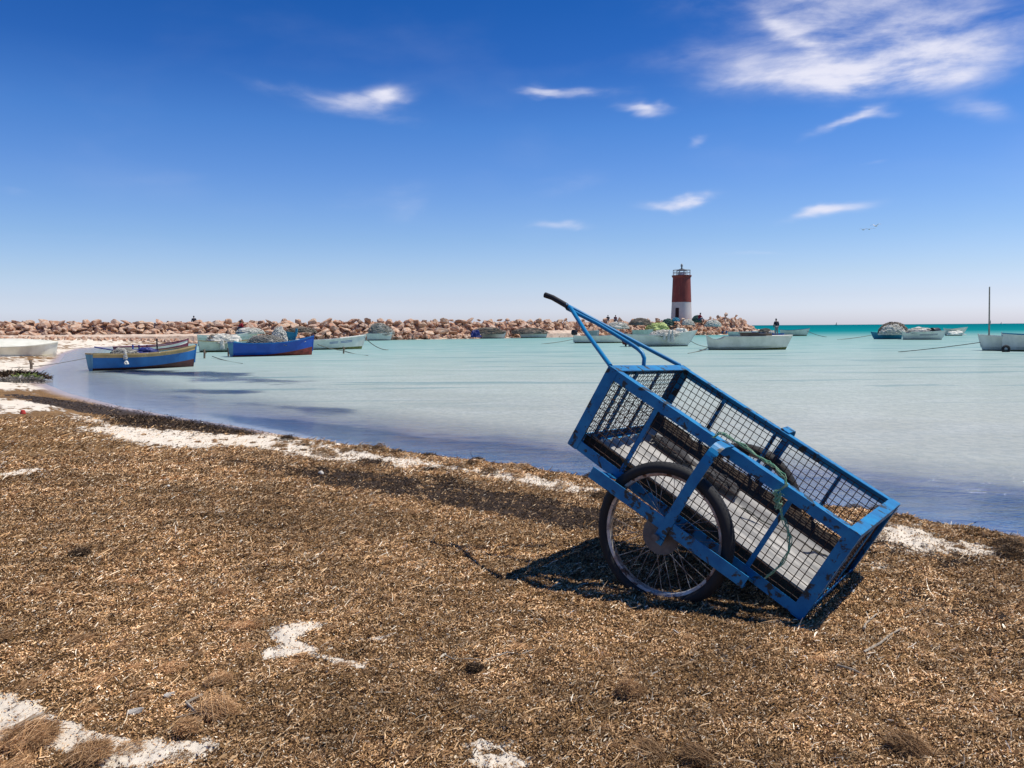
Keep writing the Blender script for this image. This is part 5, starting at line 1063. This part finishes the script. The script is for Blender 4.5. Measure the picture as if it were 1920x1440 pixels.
# axle side beams with end plates, struts, wheels
AX = -.735; AZc = -.047; yb_ = -.155
l0 = px_on_y(1108, 884, yb_); l1 = px_on_y(1398, 1092, yb_)
bz = (l0[2] + l1[2]) / 2
for side, (y_, sy, ymid) in {'n': (yb_, 1, -.08), 'f': (Wc - yb_, -1, Wc + .08)}.items():
    mb = MB(); zt = l0[2]; zt2 = l1[2]
    A = Vector((l0[0], y_, l0[2])); B_ = Vector((l1[0], y_, l1[2])); up = Vector((0, 0, 1))
    mb.bar(A - up * .0, B_ - up * .0, (0, 0, .062), (0, tk, 0)); mb.bar(A + Vector((0, sy * .022, -.033)), B_ + Vector((0, sy * .022, -.033)), (0, .042, 0), (0, 0, tk)); mb.build('side_beam', M['blue'], cart)
    for (xe, w_) in ((l0[0] + .07, .05), (l1[0] - .02, .05)):
        mb = MB(); ze = l0[2] + (l1[2] - l0[2]) * (xe - l0[0]) / (l1[0] - l0[0]); yi = 0. if side == 'n' else Wc
        mb.bar((xe, y_ + sy * .004, ze + .028), (xe, yi + sy * .04, .002 - .006), (w_, 0, 0), (0, 0, tk)); mb.build('end_plate', M['blue'], cart)
    # bent strap from axle over the wheel to the top rail
    xs = AX + .012; pth = [(xs, y_ - sy * .006, -.035), (xs, y_ - sy * .006, .1), (xs, y_ - sy * .006, .3), (xs + .004, y_ - sy * .004, Hc - .09)]
    for k in range(1, 7): a = pi / 2 * k / 6; pth.append((xs + .006, y_ + sy * (.075 - .075 * cos(a)), Hc - .075 + .085 * sin(a)))
    pth += [(xs + .006, y_ + sy * .12, Hc + .009), (xs + .006, y_ + sy * .19, Hc + .006)]
    mb = MB(); mb.ribbon(pth, (.052, 0, 0), .006); mb.build('bent_strap', M['blue'], cart)
    mb = MB(); mb.box((xs - .028, min(y_ - sy * .012, y_ + sy * .004), -.07), (xs + .028, max(y_ - sy * .012, y_ + sy * .004), -.04)); mb.build('axle_plate', M['blue'], cart)
    # wheel
    RW = .366; rr2 = .305
    mt = MB(); nT = 72; tw_ = .037; prof = []
    for k in range(14): a = 2 * pi * k / 14; prof.append((RW - .031 + .031 * cos(a), tw_ * sin(a)))
    mt.lathe(prof, nT, ax='y', close=True)
    for k in range(90):
        a = 2 * pi * k / 90; 
        for yk in (-.018, -.006, .006, .018):
            a2 = a + (.035 if abs(yk) > .01 else 0); r0 = RW - .004 - (.006 if abs(yk) > .01 else 0); c_, s_ = cos(a2), sin(a2); tv = Vector((-s_, 0, c_))
            mt.bar((c_ * r0, yk, s_ * r0), (c_ * (r0 + .0035), yk, s_ * (r0 + .0035)), tuple(tv * .012), (0, .009, 0))
    wl = mt.build('wheel', M['tyre'], cart, True); wl.location = (AX, ymid, AZc)
    mr = MB(); mr.lathe([(RW - .057, -.024), (RW - .053, -.020), (RW - .058, 0), (RW - .053, .020), (RW - .057, .024), (RW - .070, .018), (RW - .073, 0), (RW - .070, -.018)], 72, ax='y', close=True); mr.build('rim', M['rim'], wl, True)
    ms_ = MB()
    for k in range(36):
        a = 2 * pi * k / 36; off = (1 if k % 4 < 2 else -1) * radians(52) ; yh = .024 if k % 2 else -.024; ms_.tube([(.042 * cos(a + off), yh, .042 * sin(a + off)), ((RW - .062) * cos(a), yh * .1, (RW - .062) * sin(a))], .0017, 5)
    ms_.build('spokes', M['spoke'], wl)
    mh = MB(); mh.lathe([(0, -.085), (.014, -.085), (.014, -.05), (.03, -.045), (.046, -.028), (.046, -.022), (.024, -.018), (.024, .018), (.046, .022), (.046, .028), (.03, .045), (.014, .05), (.014, .085), (0, .085)], 24, ax='y'); mh.build('hub', M['hub'], wl, True)
    md_ = MB(); md_.lathe([(.03, -.030 * sy), (.098, -.030 * sy), (.098, -.034 * sy), (.03, -.034 * sy)], 40, ax='y', close=True); md_.build('brake_disc', M['hub'], wl)
    mn_ = MB(); mn_.lathe([(0, 0), (.02, 0), (.02, .022), (0, .022)], 6, ax='y'); nt = mn_.build('axle_nut', M['hub'], cart); nt.location = (AX, y_ - sy * (.012) - (.022 if sy > 0 else 0), AZc + .0)
mb = MB(); mb.tube([(AX, yb_ + .01, AZc), (AX, Wc - yb_ - .01, AZc)], .013, 10); mb.build('axle', M['hub'], cart)
# handle: near and far tubes and a bent middle tube meeting in one grip
ym = Wc * .5
ap = px_on_y(1062, 573, ym); tipl = px_on_y(1022, 553, ym); midb = px_on_y(1206, 660, ym); mide = px_on_y(1209, 681, ym)
A0 = Vector((-Lc - .0, .012, Hc)); A1 = Vector((-Lc - .0, Wc - .045, Hc)); ap = Vector(ap); tipl = Vector(tipl); r_h = .0125
mb = MB(); mb.tube([A0, A0.lerp(ap, .5) , A0.lerp(ap, .93) + Vector((0, .01, .01)), ap], r_h, 10); mb.build('handle_tube', M['blue2'], cart, True)
mb = MB(); mb.tube([A1, A1.lerp(ap, .5), A1.lerp(ap, .93) + Vector((0, -.01, .005)), ap + Vector((0, -.012, .004))], r_h, 10); mb.build('handle_tube', M['blue2'], cart, True)
best = min((abs(px_on_y(1209, 682, y)[0] + Lc) + abs(px_on_y(1209, 682, y)[2] - Hc), y) for y in np.linspace(.1, Wc, 60))[1]
pth = [Vector((-Lc, best, Hc))] + [Vector(px_on_y(a, b, best * (1 - q) + ym * q)) for a, b, q in ((1208, 672, 0), (1204, 662, .1), (1196, 654, .2), (1184, 646, .3), (1150, 625, .6), (1120, 607, .8))] + [ap + Vector((.01, .006, -.014))]
mb = MB(); mb.tube(pth, r_h * .95, 10); mb.build('handle_tube', M['blue2'], cart, True)
mb = MB(); mb.tube([ap.lerp(A0, .04), ap, Vector(px_on_y(1050, 566, ym)), Vector(px_on_y(1036, 558, ym)), tipl], .017, 10, rad=[.016, .017, .017, .017, .018]); mb.build('grip', M['grip'], cart, True)

# green rope tied to the cart
def strands(name, pts, n, r, spread, mat, lab, seed=1):
    rd = random.Random(seed); mb = MB(); pts = [Vector(p) for p in pts]; o0 = pts[0].copy()
    for s in range(n):
        off = Vector((rd.gauss(0, spread), rd.gauss(0, spread), rd.gauss(0, spread))); P = []
        for i in range(len(pts) - 1):
            for j in range(6):
                t = j / 6; p = pts[i].lerp(pts[i + 1], t); k = 6 * i + j; P.append(p - o0 + off * (.6 + .4 * sin(k * .7 + s)) + Vector((rd.gauss(0, spread * .25),) * 3))
        mb.tube(P, r, 5)
    for s in range(n * 5):      # frayed ends
        i = rd.randrange(len(pts) - 1); p = pts[i].lerp(pts[i + 1], rd.random()) - o0; d = Vector((rd.gauss(0, 1), rd.gauss(0, 1), rd.gauss(0, 1))).normalized() * spread * 3; mb.tube([p, p + d * .5 + Vector((0, 0, .002)), p + d], r * .35, 3)
    o = mb.build(name, mat, None, True, loc=o0); tag(o, lab, 'rope'); return o
def cy(px, py, y_): return Vector(loc2w(px_on_y(px, py, y_)))
strands('rope', [cy(1338, 820, -.02), cy(1352, 811, -.01), cy(1372, 822, .0), cy(1400, 840, .02), cy(1432, 862, .0), cy(1455, 876, -.01), cy(1470, 894, -.02), cy(1476, 910, -.02), cy(1462, 918, -.02), cy(1452, 924, -.025), cy(1460, 945, -.02), cy(1466, 965, -.02), cy(1474, 985, -.025), cy(1482, 1008, -.025), cy(1479, 1035, -.03), cy(1466, 1058, -.03), cy(1448, 1075, -.03), cy(1432, 1086, -.02)], 5, .0024, .0055, M['rope_green'], 'frayed green rope hanging from the near top rail of the cart', 3)
strands('rope', [cy(1352, 830, .03), cy(1362, 842, .04), cy(1380, 850, .05), cy(1398, 862, .04), cy(1384, 866, .05)], 3, .002, .004, M['rope_green'], 'short green rope knot tangled in the mesh by the bent strap', 8)
strands('rope', [cy(1453, 922, -.03), cy(1462, 930, -.03), cy(1452, 940, -.03), cy(1466, 946, -.03), cy(1456, 955, -.03), cy(1465, 925, -.03), cy(1455, 938, -.03)], 4, .0024, .006, M['rope_green'], 'green rope knot bundled below the near top rail', 9)
# dark cloth and cord inside the cart
for (fx, fy, dm, lab) in ((.80, .76, (.15, .05, .035), 'dark crumpled cloth at the upper far side inside the cart'), (.58, .78, (.14, .07, .05), 'dark sodden cloth bundle halfway down the far side inside the cart')):
    o = heap('cloth', tuple(loc2w((-Lc * fx, Wc * fy, .07))), dm, M['cloth_dark'], lab, 'cloth', strands=14, seed=int(fx * 100), sr=.004); o.rotation_euler = cart.rotation_euler
strands('rope', [Vector(loc2w(q)) for q in ((-.62, .62, .08), (-.5, .66, .07), (-.36, .7, .085), (-.2, .78, .07), (-.1, .8, .08), (-.06, .7, .075))], 2, .003, .006, M['rope'], 'thin dark cord lying on the floor of the cart', 12)
